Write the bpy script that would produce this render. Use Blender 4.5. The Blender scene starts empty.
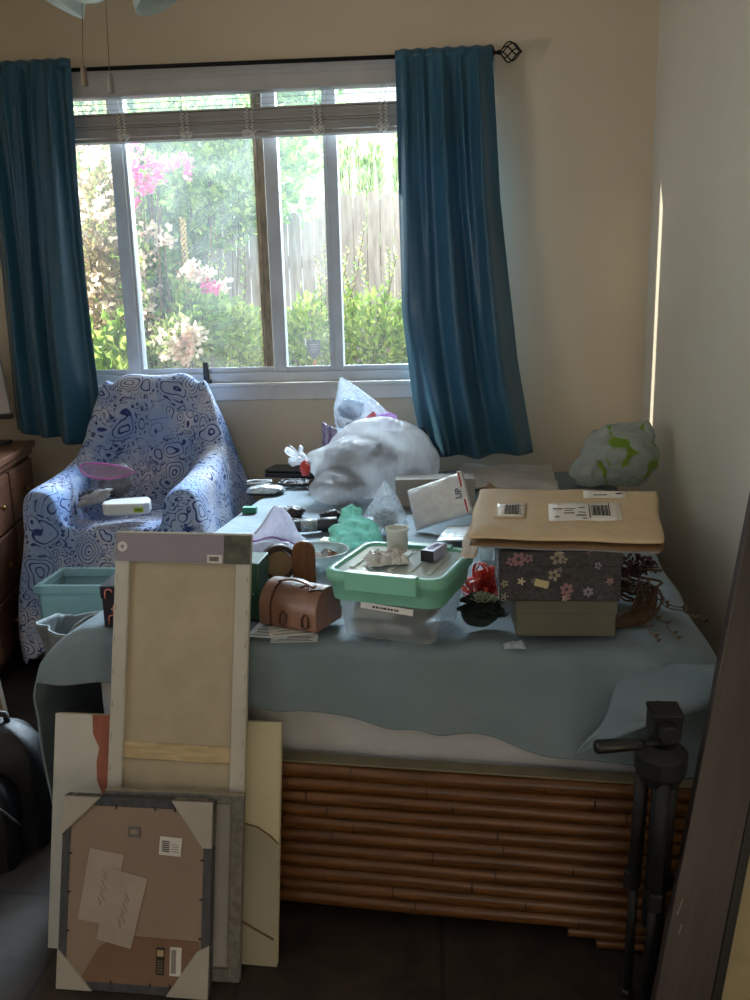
import bpy, bmesh, math, random
from mathutils import Vector, Matrix, Euler, noise
PI = math.pi
SC = bpy.context.scene
COL = SC.collection
rnd = random.Random(7)

# ------------------------------------------------------------------ camera
FPX, EYE = 830.0, 1.33
CAM_R = (Matrix.Rotation(math.radians(4.5), 3, 'Z') @ Matrix.Rotation(math.radians(90 - 12.3), 3, 'X')
         @ Matrix.Rotation(math.radians(-1.4), 3, 'Z'))
cam_data = bpy.data.cameras.new('camera')
cam_data.sensor_fit = 'VERTICAL'
cam_data.sensor_height = 36.0
cam_data.lens = 36.0 * FPX / 1000.0
cam_data.clip_start = 0.02
cam = bpy.data.objects.new('camera', cam_data)
COL.objects.link(cam)
cam.matrix_world = Matrix.Translation((0, 0, EYE)) @ CAM_R.to_4x4()
SC.camera = cam


def ray(px, py):
    return CAM_R @ Vector(((px - 375) / FPX, -(py - 500) / FPX, -1.0))


def atZ(px, py, z):                       # measured point of the photo on a level plane
    d = ray(px, py)
    return Vector((0, 0, EYE)) + d * ((z - EYE) / d.z)


def atY(px, py, y):                       # measured point of the photo on a plane facing the camera
    d = ray(px, py)
    return Vector((0, 0, EYE)) + d * (y / d.y)


# ------------------------------------------------------------------ materials
def lin(c):
    def f(v):
        v /= 255.0
        return v / 12.92 if v <= 0.04045 else ((v + 0.055) / 1.055) ** 2.4
    return (f(c[0]), f(c[1]), f(c[2]), 1.0)


class NT:
    def __init__(self, name):
        self.m = bpy.data.materials.new(name)
        self.m.use_nodes = True
        self.t = self.m.node_tree
        self.b = self.t.nodes['Principled BSDF']
        self.out = self.t.nodes['Material Output']

    def n(self, kind, **kw):
        nd = self.t.nodes.new(kind)
        for k, v in kw.items():
            if k in nd.inputs:
                nd.inputs[k].default_value = v
            else:
                setattr(nd, k, v)
        return nd

    def l(self, a, b):
        self.t.links.new(a, b)

    def coord(self, scale=1.0, kind='Object', stretch=None):
        tc = self.n('ShaderNodeTexCoord')
        mp = self.n('ShaderNodeMapping')
        mp.inputs['Scale'].default_value = stretch or (scale,) * 3
        self.l(tc.outputs[kind], mp.inputs['Vector'])
        return mp.outputs['Vector']

    def ramp(self, fac, stops, interp='LINEAR'):
        r = self.n('ShaderNodeValToRGB')
        r.color_ramp.interpolation = interp
        el = r.color_ramp.elements
        while len(el) < len(stops):
            el.new(0.5)
        for e, (p, c) in zip(el, stops):
            e.position = p
            e.color = c
        self.l(fac, r.inputs['Fac'])
        return r.outputs['Color']

    def noise(self, vec, scale, detail=3.0, rough=0.55, dist=0.0):
        nz = self.n('ShaderNodeTexNoise', Scale=scale, Detail=detail, Roughness=rough, Distortion=dist)
        self.l(vec, nz.inputs['Vector'])
        return nz.outputs['Fac']

    def mix(self, fac, a, b, mode='MIX'):
        mx = self.n('ShaderNodeMix', data_type='RGBA', blend_type=mode)
        for s, v in ((mx.inputs[0], fac), (mx.inputs[6], a), (mx.inputs[7], b)):
            if hasattr(v, 'is_linked'):
                self.l(v, s)
            else:
                s.default_value = v
        return mx.outputs[2]

    def math(self, op, a, b=0.0, clamp=False):
        m = self.n('ShaderNodeMath', operation=op, use_clamp=clamp)
        for s, v in ((m.inputs[0], a), (m.inputs[1], b)):
            if hasattr(v, 'is_linked'):
                self.l(v, s)
            else:
                s.default_value = v
        return m.outputs[0]

    def bump(self, h, strength=0.3, dist=0.01):
        bp = self.n('ShaderNodeBump', Strength=strength, Distance=dist)
        self.l(h, bp.inputs['Height'])
        self.l(bp.outputs['Normal'], self.b.inputs['Normal'])
        return bp


MATS = {}


def mat(name, c, rough=0.6, metal=0.0, var=0.08, vscale=12.0, bump=0.0, bscale=40.0, bdist=0.004, spec=0.5,
        sheen=0.0, coat=0.0, c2=None, trans=0.0, stretch=None, kind='Object', rvar=0.0):
    """plain procedural surface: two tones of a colour mottled by noise, optional bump"""
    if name in MATS:
        return MATS[name]
    k = NT(name)
    a = lin(c)
    if c2:
        b = lin(c2)
    else:
        b = tuple(min(1, v * (1 - var * 2)) for v in a[:3]) + (1,)
        a = tuple(min(1, v * (1 + var)) for v in a[:3]) + (1,)
    vec = k.coord(1.0, kind, stretch)
    nz = k.noise(vec, vscale, 4.0)
    colr = k.ramp(nz, [(0.3, b), (0.7, a)])
    k.l(colr, k.b.inputs['Base Color'])
    k.b.inputs['Roughness'].default_value = rough
    k.b.inputs['Metallic'].default_value = metal
    k.b.inputs['Specular IOR Level'].default_value = spec
    k.b.inputs['Sheen Weight'].default_value = sheen
    k.b.inputs['Coat Weight'].default_value = coat
    if bump:
        k.bump(k.noise(vec, bscale, 4.0), bump, bdist)
    if trans:
        tr = k.n('ShaderNodeBsdfTranslucent')
        k.l(colr, tr.inputs['Color'])
        mx = k.n('ShaderNodeMixShader')
        mx.inputs[0].default_value = trans
        k.l(k.b.outputs[0], mx.inputs[1])
        k.l(tr.outputs[0], mx.inputs[2])
        k.l(mx.outputs[0], k.out.inputs['Surface'])
    MATS[name] = k.m
    return k.m


def film(name, c, clear=0.5, rough=0.15, trans=0.4, spec=0.5, bump=0.35, bscale=28.0, var=0.25, stretch=None):
    """thin plastic: part see-through, part scattering, glossy and crinkled"""
    if name in MATS:
        return MATS[name]
    k = NT(name)
    vec = k.coord(1.0, 'Object', stretch)
    nz = k.noise(vec, bscale, 5.0, 0.6, 1.2)
    k.b.inputs['Base Color'].default_value = lin(c)
    k.b.inputs['Roughness'].default_value = rough
    k.b.inputs['Specular IOR Level'].default_value = spec
    if bump:
        k.bump(nz, bump, 0.012)
    tl = k.n('ShaderNodeBsdfTranslucent')
    tl.inputs['Color'].default_value = lin(c)
    m1 = k.n('ShaderNodeMixShader')
    m1.inputs[0].default_value = trans
    k.l(k.b.outputs[0], m1.inputs[1])
    k.l(tl.outputs[0], m1.inputs[2])
    tp = k.n('ShaderNodeBsdfTransparent')
    tp.inputs['Color'].default_value = tuple(0.5 + 0.5 * v for v in lin(c)[:3]) + (1,)
    m2 = k.n('ShaderNodeMixShader')
    f = k.math('MULTIPLY', nz, var * 2)
    f = k.math('ADD', f, clear - var, True)
    k.l(f, m2.inputs[0])
    k.l(m1.outputs[0], m2.inputs[1])
    k.l(tp.outputs[0], m2.inputs[2])
    k.l(m2.outputs[0], k.out.inputs['Surface'])
    MATS[name] = k.m
    return k.m


# ------------------------------------------------------------------ mesh building
class MB:
    def __init__(self):
        self.v, self.f = [], []

    def add(self, vs, fs, M=None):
        b = len(self.v)
        for p in vs:
            p = Vector(p)
            self.v.append(M @ p if M is not None else p)
        self.f += [tuple(b + i for i in f) for f in fs]
        return self

    def box(self, c, s, rot=None, taper=1.0):
        hx, hy, hz = s[0] / 2, s[1] / 2, s[2] / 2
        vs = [(-hx * t, -hy * t, z) if i == 0 else (hx * t, -hy * t, z) if i == 1 else (hx * t, hy * t, z) if i == 2 else (-hx * t, hy * t, z)
              for z, t in ((-hz, taper), (hz, 1.0)) for i in range(4)]
        fs = [(3, 2, 1, 0), (4, 5, 6, 7), (0, 1, 5, 4), (1, 2, 6, 5), (2, 3, 7, 6), (3, 0, 4, 7)]
        M = Matrix.Translation(c)
        if rot is not None:
            M = M @ (rot.to_4x4() if isinstance(rot, Matrix) else Euler(rot).to_matrix().to_4x4())
        return self.add(vs, fs, M)

    def span(self, lo, hi):
        return self.box([(a + b) / 2 for a, b in zip(lo, hi)], [abs(b - a) for a, b in zip(lo, hi)])

    def tube(self, pts, r, n=8, closed=False, cap=True):
        pts = [Vector(p) for p in pts]
        m = len(pts)
        rs = r if isinstance(r, (list, tuple)) else [r] * m
        up = None
        vs, fs = [], []
        for i, p in enumerate(pts):
            a = pts[(i - 1) % m] if (closed or i > 0) else p
            b = pts[(i + 1) % m] if (closed or i < m - 1) else p
            t = (b - a)
            t = t.normalized() if t.length > 1e-9 else Vector((0, 0, 1))
            if up is None:
                up = t.orthogonal().normalized()
            else:
                up = up - t * up.dot(t)
                up = up.normalized() if up.length > 1e-6 else t.orthogonal().normalized()
            w = t.cross(up)
            for k in range(n):
                an = 2 * PI * k / n
                vs.append(p + (up * math.cos(an) + w * math.sin(an)) * rs[i])
        for i in range(m if closed else m - 1):
            for k in range(n):
                j = (i + 1) % m
                fs.append((i * n + k, i * n + (k + 1) % n, j * n + (k + 1) % n, j * n + k))
        if cap and not closed:
            fs.append(tuple(reversed(range(n))))
            fs.append(tuple((m - 1) * n + k for k in range(n)))
        return self.add(vs, fs)

    def cyl(self, p0, p1, r0, r1=None, n=16):
        return self.tube([p0, p1], [r0, r0 if r1 is None else r1], n)

    def lathe(self, prof, n=24, M=None, cap=False):
        vs, fs = [], []
        for r, z in prof:
            for k in range(n):
                a = 2 * PI * k / n
                vs.append((r * math.cos(a), r * math.sin(a), z))
        for i in range(len(prof) - 1):
            for k in range(n):
                fs.append((i * n + k, i * n + (k + 1) % n, (i + 1) * n + (k + 1) % n, (i + 1) * n + k))
        if cap:
            fs.append(tuple(reversed(range(n))))
            fs.append(tuple((len(prof) - 1) * n + k for k in range(n)))
        return self.add(vs, fs, M)

    def ball(self, c, r, n=16, m=10, rot=None):
        r = (r, r, r) if not isinstance(r, (tuple, list)) else r
        M = Matrix.Translation(c)
        if rot is not None:
            M = M @ Euler(rot).to_matrix().to_4x4()
        M = M @ Matrix.Diagonal((r[0], r[1], r[2], 1))
        vs = [(0, 0, -1)]
        for i in range(1, m):
            t = PI * i / m
            for k in range(n):
                a = 2 * PI * k / n
                vs.append((math.sin(t) * math.cos(a), math.sin(t) * math.sin(a), -math.cos(t)))
        vs.append((0, 0, 1))
        fs = [(0, 1 + (k + 1) % n, 1 + k) for k in range(n)]
        for i in range(m - 2):
            for k in range(n):
                fs.append((1 + i * n + k, 1 + i * n + (k + 1) % n, 1 + (i + 1) * n + (k + 1) % n, 1 + (i + 1) * n + k))
        e = 1 + (m - 2) * n
        fs += [(e + k, e + (k + 1) % n, len(vs) - 1) for k in range(n)]
        return self.add(vs, fs, M)

    def prism(self, poly, z0, z1, M=None):
        n = len(poly)
        vs = [(x, y, z0) for x, y in poly] + [(x, y, z1) for x, y in poly]
        fs = [tuple(reversed(range(n))), tuple(range(n, 2 * n))] + [(i, (i + 1) % n, n + (i + 1) % n, n + i) for i in range(n)]
        return self.add(vs, fs, M)

    def surf(self, nu, nv, fn, closed_u=False):
        vs = [fn(i / (nu if closed_u else nu - 1), j / (nv - 1)) for j in range(nv) for i in range(nu)]
        fs = []
        for j in range(nv - 1):
            for i in range(nu if closed_u else nu - 1):
                k = (i + 1) % nu
                fs.append((j * nu + i, j * nu + k, (j + 1) * nu + k, (j + 1) * nu + i))
        return self.add(vs, fs)

    def ico(self, c, r, seed=0, amp=0.2, freq=2.0, sub=4, flat=None, ridge=0.0, M=None):
        """a lumpy closed skin; flat = height under which it is pressed level"""
        bm = bmesh.new()
        bmesh.ops.create_icosphere(bm, subdivisions=sub, radius=1.0)
        r = (r, r, r) if not isinstance(r, (tuple, list)) else r
        off = Vector((seed * 7.13, seed * 3.71, seed * 5.37))
        vs = []
        for q in bm.verts:
            p = q.co.copy()
            d = 1 + amp * noise.fractal(p * freq + off, 0.8, 2.0, 4)
            if ridge:
                d += ridge * (abs(noise.noise(p * freq * 2.3 + off * 1.7)) - 0.25) * 1.5
            p = Vector((p.x * r[0], p.y * r[1], p.z * r[2])) * d
            if M is not None:
                p = M.to_3x3() @ p
            p += Vector(c)
            if flat is not None and p.z < flat:
                p.z = flat + 0.0015 * noise.noise(p * 30)
            vs.append(p)
        fs = [tuple(v.index for v in f.verts) for f in bm.faces]
        bm.free()
        return self.add(vs, fs)

    def build(self, name, m, parent=None, smooth=False, bevel=0.0, seg=2, solid=0.0, sub=0, remesh=0.0, smoothit=0, weld=False, angle=35):
        me = bpy.data.meshes.new(name)
        me.from_pydata([tuple(p) for p in self.v], [], self.f)
        me.validate()
        me.update()
        o = bpy.data.objects.new(name, me)
        COL.objects.link(o)
        if m is not None:
            me.materials.append(m)
        if parent is not None:
            o.parent = parent
        if smooth:
            for p in me.polygons:
                p.use_smooth = True
        if weld:
            o.modifiers.new('weld', 'WELD').merge_threshold = 1e-4
        if solid:
            s = o.modifiers.new('thickness', 'SOLIDIFY')
            s.thickness = solid
            s.offset = 0
        if bevel:
            b = o.modifiers.new('bevel', 'BEVEL')
            b.width = bevel
            b.segments = seg
            b.limit_method = 'ANGLE'
            b.angle_limit = math.radians(angle)
        if remesh:
            r = o.modifiers.new('remesh', 'REMESH')
            r.mode = 'VOXEL'
            r.voxel_size = remesh
            r.use_smooth_shade = True
        if smoothit:
            s = o.modifiers.new('smooth', 'SMOOTH')
            s.iterations = smoothit
            s.factor = 0.5
        if sub:
            s = o.modifiers.new('subdivision', 'SUBSURF')
            s.levels = sub
            s.render_levels = sub
        return o


def displace(o, size, strength, depth=2):
    tx = bpy.data.textures.new('crumple', 'CLOUDS')
    tx.noise_scale = size
    tx.noise_depth = depth
    d = o.modifiers.new('crumple', 'DISPLACE')
    d.texture = tx
    d.strength = strength
    d.mid_level = 0.5
    d.texture_coords = 'LOCAL'
    return o


def tag(o, label, cat, group=None, kind=None):
    o['label'] = label
    o['category'] = cat
    if group:
        o['group'] = group
    if kind:
        o['kind'] = kind
    return o


def thing(name, label, cat, loc=(0, 0, 0), rot=(0, 0, 0), group=None, M=None):
    o = bpy.data.objects.new(name, None)
    o.empty_display_size = 0.05
    COL.objects.link(o)
    if M is not None:
        o.matrix_world = M
    else:
        o.location = loc
        o.rotation_euler = rot
    return tag(o, label, cat, group)


def structure(o):
    o['kind'] = 'structure'
    return o


def copy_tree(o, parent=None):
    c = o.copy()
    COL.objects.link(c)
    if parent is not None:
        c.parent = parent
    for ch in list(o.children):
        copy_tree(ch, c)
    return c


def axes(o, x, z):
    """4x4 frame from an origin, an x direction and a rough z direction"""
    x = Vector(x).normalized()
    z = Vector(z)
    z = (z - x * z.dot(x)).normalized()
    y = z.cross(x)
    M = Matrix((x, y, z)).transposed().to_4x4()
    M.translation = Vector(o)
    return M


def stand(x, y, yaw, lean_, roll=0.0, z=0.0):
    """frame of a board standing at (x, y): turned by yaw, leaning back, tipped sideways (degrees)"""
    yaw, lean_, roll = math.radians(yaw), math.radians(lean_), math.radians(roll)
    cx = Vector((math.cos(yaw), math.sin(yaw), 0))
    n = Vector((-math.sin(yaw), math.cos(yaw), 0))
    up = n * math.sin(lean_) + Vector((0, 0, math.cos(lean_)))
    X = cx * math.cos(roll) - up * math.sin(roll)
    Z = up * math.cos(roll) + cx * math.sin(roll)
    M = Matrix((X, Z.cross(X), Z)).transposed().to_4x4()
    M.translation = (x, y, z)
    return M


def text_mesh(s, size, M, m, name, parent=None, thick=0.0003, align='CENTER'):
    cu = bpy.data.curves.new(name, 'FONT')
    cu.body = s
    cu.size = size
    cu.extrude = thick
    cu.align_x = align
    cu.align_y = 'CENTER'
    t = bpy.data.objects.new('tmp_text', cu)
    COL.objects.link(t)
    me = bpy.data.meshes.new_from_object(t.evaluated_get(bpy.context.evaluated_depsgraph_get()))
    bpy.data.objects.remove(t)
    me.name = name
    me.transform(M)
    o = bpy.data.objects.new(name, me)
    me.materials.clear()
    me.materials.append(m)
    COL.objects.link(o)
    if parent is not None:
        o.parent = parent
    return o
# ------------------------------------------------------------------ room shell
YW, XR, XL, YB, ZC = 3.82, 0.916, -2.75, -1.3, 2.80
WX0, WX1, WZ0, WZ1 = -1.86, 0.25, 1.05, 2.40       # window opening
TH = 0.14


def wall_paint(name, c, rough, bump):
    k = NT(name)
    vec = k.coord(1.0)
    big = k.noise(vec, 1.3, 3.0)
    a = lin(c)
    b = tuple(v * 0.9 for v in a[:3]) + (1,)
    k.l(k.ramp(big, [(0.3, b), (0.7, a)]), k.b.inputs['Base Color'])
    k.b.inputs['Roughness'].default_value = rough
    k.bump(k.noise(vec, 70.0, 3.0, 0.6), bump, 0.004)
    return k.m


M_wall = wall_paint('beige_wall_paint', (212, 196, 170), 0.55, 0.35)
M_gloss = wall_paint('semi_gloss_wall_paint', (216, 210, 194), 0.32, 0.6)
M_ceil = wall_paint('white_ceiling_paint', (215, 208, 196), 0.8, 0.3)


def tile_floor():
    k = NT('dark_stone_tile')
    vec = k.coord(1.0)
    br = k.n('ShaderNodeTexBrick', Scale=1.0)
    br.offset = 0.0
    br.inputs['Color1'].default_value = lin((58, 47, 39))
    br.inputs['Color2'].default_value = lin((48, 39, 33))
    br.inputs['Mortar'].default_value = lin((30, 26, 24))
    br.inputs['Mortar Size'].default_value = 0.006
    br.inputs['Brick Width'].default_value = 0.42
    br.inputs['Row Height'].default_value = 0.42
    k.l(vec, br.inputs['Vector'])
    nz = k.noise(vec, 7.0, 6.0, 0.65, 0.6)
    spots = k.ramp(nz, [(0.35, lin((44, 34, 28))), (0.65, (1, 1, 1, 1))])
    k.l(k.mix(0.75, br.outputs['Color'], spots, 'MULTIPLY'), k.b.inputs['Base Color'])
    k.b.inputs['Roughness'].default_value = 0.62
    k.bump(k.noise(vec, 25.0, 4.0), 0.25, 0.004)
    return k.m


structure(MB().span((XL - TH, YB - 2.2, -0.1), (XR + TH, YW + TH, 0)).build('floor', tile_floor()))
structure(MB().span((XL - TH, YB - 2.2, ZC), (XR + TH, YW + TH, ZC + 0.1)).build('ceiling', M_ceil))
w = MB()
w.span((XL - TH, YW, 0), (WX0, YW + TH, ZC)).span((WX1, YW, 0), (XR + TH, YW + TH, ZC))
w.span((WX0, YW, 0), (WX1, YW + TH, WZ0)).span((WX0, YW, WZ1), (WX1, YW + TH, ZC))
structure(w.build('wall_back', M_wall))
structure(MB().span((XR, YB - 2.2, 0), (XR + TH, YW, ZC)).build('wall_right', M_gloss))
w = MB()                                            # left wall; unseen opening added to let the side fill in
LY0, LY1, LZ0, LZ1 = -0.35, 1.05, 1.05, 2.35
w.span((XL - TH, YB - 2.2, 0), (XL, LY0, ZC)).span((XL - TH, LY1, 0), (XL, YW, ZC)).span((XL - TH, LY0, 0), (XL, LY1, LZ0)).span((XL - TH, LY0, LZ1), (XL, LY1, ZC))
structure(w.build('wall_left', M_wall))
w = MB()                                            # wall behind the photographer; doorway added to admit the rear fill
w.span((XL, YB - 0.12, 0), (-0.95, YB, ZC)).span((-0.95, YB - 0.12, 2.1), (0.55, YB, ZC)).span((0.55, YB - 0.12, 0), (XR, YB, ZC))
structure(w.build('wall_front', M_wall))
structure(MB().span((XL, YB - 2.2 - TH, 0), (XR, YB - 2.2, ZC)).build('wall_hall', M_wall))
M_trim = mat('white_trim_paint', (205, 200, 190), 0.45, var=0.04)
structure(MB().span((XL, YW - 0.014, 0), (XR, YW, 0.09)).build('baseboard_back', M_trim, bevel=0.004))
structure(MB().span((XR - 0.014, YB, 0), (XR, YW - 0.014, 0.09)).build('baseboard_right', M_trim, bevel=0.004))

# ------------------------------------------------------------------ window
M_alu = mat('pale_window_frame', (202, 208, 214), 0.4, var=0.05)
M_post = mat('shade_toned_window_post', (158, 146, 128), 0.55, var=0.22, vscale=9, stretch=(6, 6, 1.5))  # shade on the pale frame, put in as a browner tone
M_sill = mat('white_sill_paint', (214, 212, 206), 0.4, var=0.05)


def pane_mat(name, haze, tint=(0.97, 0.99, 1.0, 1)):
    k = NT(name)
    tp = k.n('ShaderNodeBsdfTransparent')
    tp.inputs['Color'].default_value = tint
    gl = k.n('ShaderNodeBsdfGlossy', Roughness=0.03)
    df = k.n('ShaderNodeBsdfTranslucent')
    df.inputs['Color'].default_value = (0.85, 0.9, 0.92, 1)
    vec = k.coord(1.0)
    hz = k.ramp(k.noise(vec, 3.5, 5.0, 0.6, 1.0), [(0.3, (haze * 0.5,) * 3 + (1,)), (0.75, (haze * 1.5,) * 3 + (1,))])
    m1 = k.n('ShaderNodeMixShader')
    k.l(hz, m1.inputs[0])
    k.l(tp.outputs[0], m1.inputs[1])
    k.l(df.outputs[0], m1.inputs[2])
    m2 = k.n('ShaderNodeMixShader')
    lw = k.n('ShaderNodeLayerWeight', Blend=0.12)
    k.l(k.math('MULTIPLY', lw.outputs['Fresnel'], 0.6), m2.inputs[0])
    k.l(m1.outputs[0], m2.inputs[1])
    k.l(gl.outputs[0], m2.inputs[2])
    k.l(m2.outputs[0], k.out.inputs['Surface'])
    return k.m


M_haze = pane_mat('dusty_window_glass', 0.036)
M_haze2 = pane_mat('lightly_dusty_window_glass', 0.03)
M_clear = pane_mat('clear_window_glass', 0.01)
win = bpy.data.objects.new('window_1', None)
COL.objects.link(win)
structure(win)
win.location = ((WX0 + WX1) / 2, YW + 0.05, WZ0)
wl = win.location


def wbox(mb, lo, hi):
    return mb.span(Vector(lo) - wl, Vector(hi) - wl)


f = MB()
wbox(f, (WX0, YW + 0.02, WZ0), (WX0 + 0.04, YW + 0.12, WZ1))
wbox(f, (WX1 - 0.04, YW + 0.02, WZ0), (WX1, YW + 0.12, WZ1))
wbox(f, (WX0 + 0.04, YW + 0.02, WZ1 - 0.05), (WX1 - 0.04, YW + 0.12, WZ1))
wbox(f, (WX0 + 0.04, YW + 0.02, WZ0 + 0.005), (WX1 - 0.04, YW + 0.12, WZ0 + 0.05))
wbox(f, (WX0 + 0.04, YW + 0.035, WZ0 + 0.05), (WX1 - 0.04, YW + 0.05, WZ0 + 0.075))
f.build('window_frame', M_alu, win, bevel=0.003)
xa = [atY(px, 250, YW + 0.07).x for px in (121.5, 136, 258.5, 268.5, 270, 283, 327.5, 341)]
m1 = wbox(MB(), (xa[0], YW + 0.03, WZ0 + 0.05), (xa[1] - 0.012, YW + 0.11, WZ1 - 0.05))
wbox(m1, (xa[1] - 0.012, YW + 0.045, WZ0 + 0.05), (xa[1], YW + 0.10, WZ1 - 0.05))
m1.build('mullion', M_alu, win, bevel=0.003)
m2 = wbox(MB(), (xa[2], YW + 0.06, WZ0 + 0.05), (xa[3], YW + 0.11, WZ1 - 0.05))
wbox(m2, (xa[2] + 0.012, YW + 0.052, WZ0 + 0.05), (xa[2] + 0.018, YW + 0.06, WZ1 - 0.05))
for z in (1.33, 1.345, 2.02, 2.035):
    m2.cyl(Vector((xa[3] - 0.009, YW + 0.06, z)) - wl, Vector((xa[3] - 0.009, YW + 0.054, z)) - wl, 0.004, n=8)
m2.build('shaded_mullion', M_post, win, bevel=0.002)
m3 = wbox(MB(), (xa[4], YW + 0.03, WZ0 + 0.05), (xa[5], YW + 0.09, WZ1 - 0.05))
m3.build('mullion', M_alu, win, bevel=0.003)
m4 = wbox(MB(), (xa[6], YW + 0.03, WZ0 + 0.05), (xa[7], YW + 0.10, WZ1 - 0.05))
wbox(m4, (xa[6] + 0.012, YW + 0.022, WZ0 + 0.05), (xa[6] + 0.02, YW + 0.03, WZ1 - 0.05))
m4.build('mullion', M_alu, win, bevel=0.003)
for x0, x1, m in ((WX0 + 0.04, xa[0], M_haze2), (xa[1], xa[2], M_haze), (xa[5], xa[6], M_haze2), (xa[7], WX1 - 0.04, M_clear)):
    wbox(MB(), (x0, YW + 0.073, WZ0 + 0.05), (x1, YW + 0.077, WZ1 - 0.05)).build('window_pane', m, win)
s = MB()
wbox(s, (WX0 - 0.03, YW - 0.035, WZ0 - 0.012), (WX1 + 0.03, YW + 0.02, WZ0 + 0.006))
wbox(s, (WX0 - 0.02, YW - 0.014, WZ0 - 0.075), (WX1 + 0.02, YW, WZ0 - 0.012))
s.build('window_sill', M_sill, win, bevel=0.004)
p = atY(207, 373, YW + 0.03)
lt = MB().span(Vector((p.x - 0.012, YW + 0.006, p.z - 0.045)) - wl, Vector((p.x + 0.012, YW + 0.022, p.z + 0.05)) - wl)
lt.span(Vector((p.x + 0.002, YW + 0.0, p.z - 0.05)) - wl, Vector((p.x + 0.024, YW + 0.02, p.z - 0.03)) - wl)
lt.build('window_latch', mat('black_plastic', (22, 22, 24), 0.4, var=0.1), win, bevel=0.003)

# ------------------------------------------------------------------ blind
M_blind = mat('grey_white_blind', (164, 160, 156), 0.45, var=0.05)
M_cord = mat('white_blind_cord', (232, 228, 220), 0.8, var=0.05)
bl = thing('window_blind', 'white slatted window blind raised and stacked under its headrail in the window', 'blind', (-0.87, YW - 0.03, 2.40))
BX0, BX1 = -1.80 + 0.87, 0.20 + 0.87
h = MB().span((BX0, -0.045, -0.115), (BX1, 0.01, -0.01))
h.span((BX0, -0.053, -0.035), (BX1, -0.045, -0.01)).span((BX0, -0.050, -0.105), (BX1, -0.045, -0.055)).span((BX0, -0.056, -0.115), (BX1, -0.045, -0.105))
h.build('headrail', mat('pale_headrail', (190, 188, 186), 0.45, var=0.04), bl, bevel=0.003)
for i, z in enumerate((-0.138, -0.162)):
    MB().box((0, -0.02, z), (BX1 - BX0, 0.046, 0.0025), (math.radians(14), 0, 0)).build('slat', M_blind, bl)
for i in range(11):
    MB().box((0, -0.02 + 0.003 * math.sin(i * 2.1), -0.182 - i * 0.0088), (BX1 - BX0, 0.048, 0.0072), (math.radians(5 + 2 * math.sin(i)), 0, 0)).build('slat', M_blind, bl)
MB().span((BX0, -0.046, -0.296), (BX1, 0.004, -0.280)).build('bottom_rail', M_blind, bl, bevel=0.004)
for px in (119, 182, 247, 315, 381):
    x = atY(px, 120, YW - 0.08).x + 0.87
    c = MB()
    c.tube([(x, -0.05, -0.115), (x + 0.002, -0.048, -0.18)], 0.0012, 6)
    c.tube([(x + 0.022, -0.05, -0.115), (x + 0.021, -0.048, -0.18)], 0.0012, 6)
    for side in (0, 0.022):
        c.tube([(x + side + 0.009 * math.sin(k * 1.9 + px), -0.052 - 0.006 * math.cos(k * 2.3), -0.178 - k * 0.0045) for k in range(26)], 0.0024, 6)
    c.tube([(x + 0.011 + 0.024 * math.cos(k * 0.75) * (1 + 0.4 * math.sin(k + px)), -0.055 - 0.004 * math.sin(k), -0.285 + 0.016 * math.sin(k * 1.1 + px)) for k in range(16)], 0.0024, 6)
    c.build('lift_cord', M_cord, bl, smooth=True)

# ------------------------------------------------------------------ curtain rod
M_iron = mat('black_iron', (24, 22, 21), 0.4, metal=0.6, var=0.1)
rz, ry = 2.392, YW - 0.115
rod = thing('curtain_rod', 'thin black metal curtain rod with open cage finial above the window', 'curtain rod', (-0.8, ry, rz))
MB().cyl((-1.5, 0, 0.0), (1.045, 0, -0.018), 0.0085, n=14).build('rod', M_iron, rod, smooth=True)
fx = 1.102
fb = MB()
for k in range(6):
    fb.tube([(fx - 0.04 + 0.08 * t / 14, 0.038 * math.sin(PI * t / 14) ** 0.8 * math.cos(k * PI / 3 + 2.2 * t / 14), -0.018 + 0.038 * math.sin(PI * t / 14) ** 0.8 * math.sin(k * PI / 3 + 2.2 * t / 14)) for t in range(15)], 0.003, 6)
fb.ball((fx - 0.045, 0, -0.018), 0.010, 10, 8).ball((fx + 0.041, 0, -0.018), 0.007, 10, 8).cyl((fx - 0.07, 0, -0.018), (fx - 0.04, 0, -0.018), 0.006, n=10)
fb.build('finial', M_iron, rod, smooth=True)
for x in (1.03, -1.3):
    b = MB().span((x - 0.013, 0.106, -0.02), (x + 0.013, 0.114, 0.04)).span((x - 0.006, -0.01, -0.03), (x + 0.006, 0.107, -0.02))
    b.cyl((x - 0.008, 0, -0.017), (x + 0.008, 0, -0.017), 0.016, n=14)
    b.build('bracket', M_iron, rod, bevel=0.002)


# ------------------------------------------------------------------ curtains
def curtain_mat():
    k = NT('teal_satin_curtain')
    vec = k.coord(1.0)
    nz = k.noise(vec, 3.0, 3.0)
    c = k.ramp(nz, [(0.3, lin((36, 84, 106))), (0.7, lin((44, 94, 117)))])
    k.l(c, k.b.inputs['Base Color'])
    k.b.inputs['Roughness'].default_value = 0.36
    k.b.inputs['Sheen Weight'].default_value = 0.2
    k.bump(k.noise(vec, 14.0, 4.0, 0.6, 0.8), 0.18, 0.01)
    tl = k.n('ShaderNodeBsdfTranslucent')
    tl.inputs['Color'].default_value = lin((50, 120, 160))
    mx = k.n('ShaderNodeMixShader')
    mx.inputs[0].default_value = 0.10
    k.l(k.b.outputs[0], mx.inputs[1])
    k.l(tl.outputs[0], mx.inputs[2])
    k.l(mx.outputs[0], k.out.inputs['Surface'])
    return k.m


M_curt = curtain_mat()


def lerp_path(path, t):
    for (t0, a), (t1, b) in zip(path, path[1:]):
        if t <= t1:
            u = (t - t0) / (t1 - t0)
            return a + (b - a) * u
    return path[-1][1]


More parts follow.
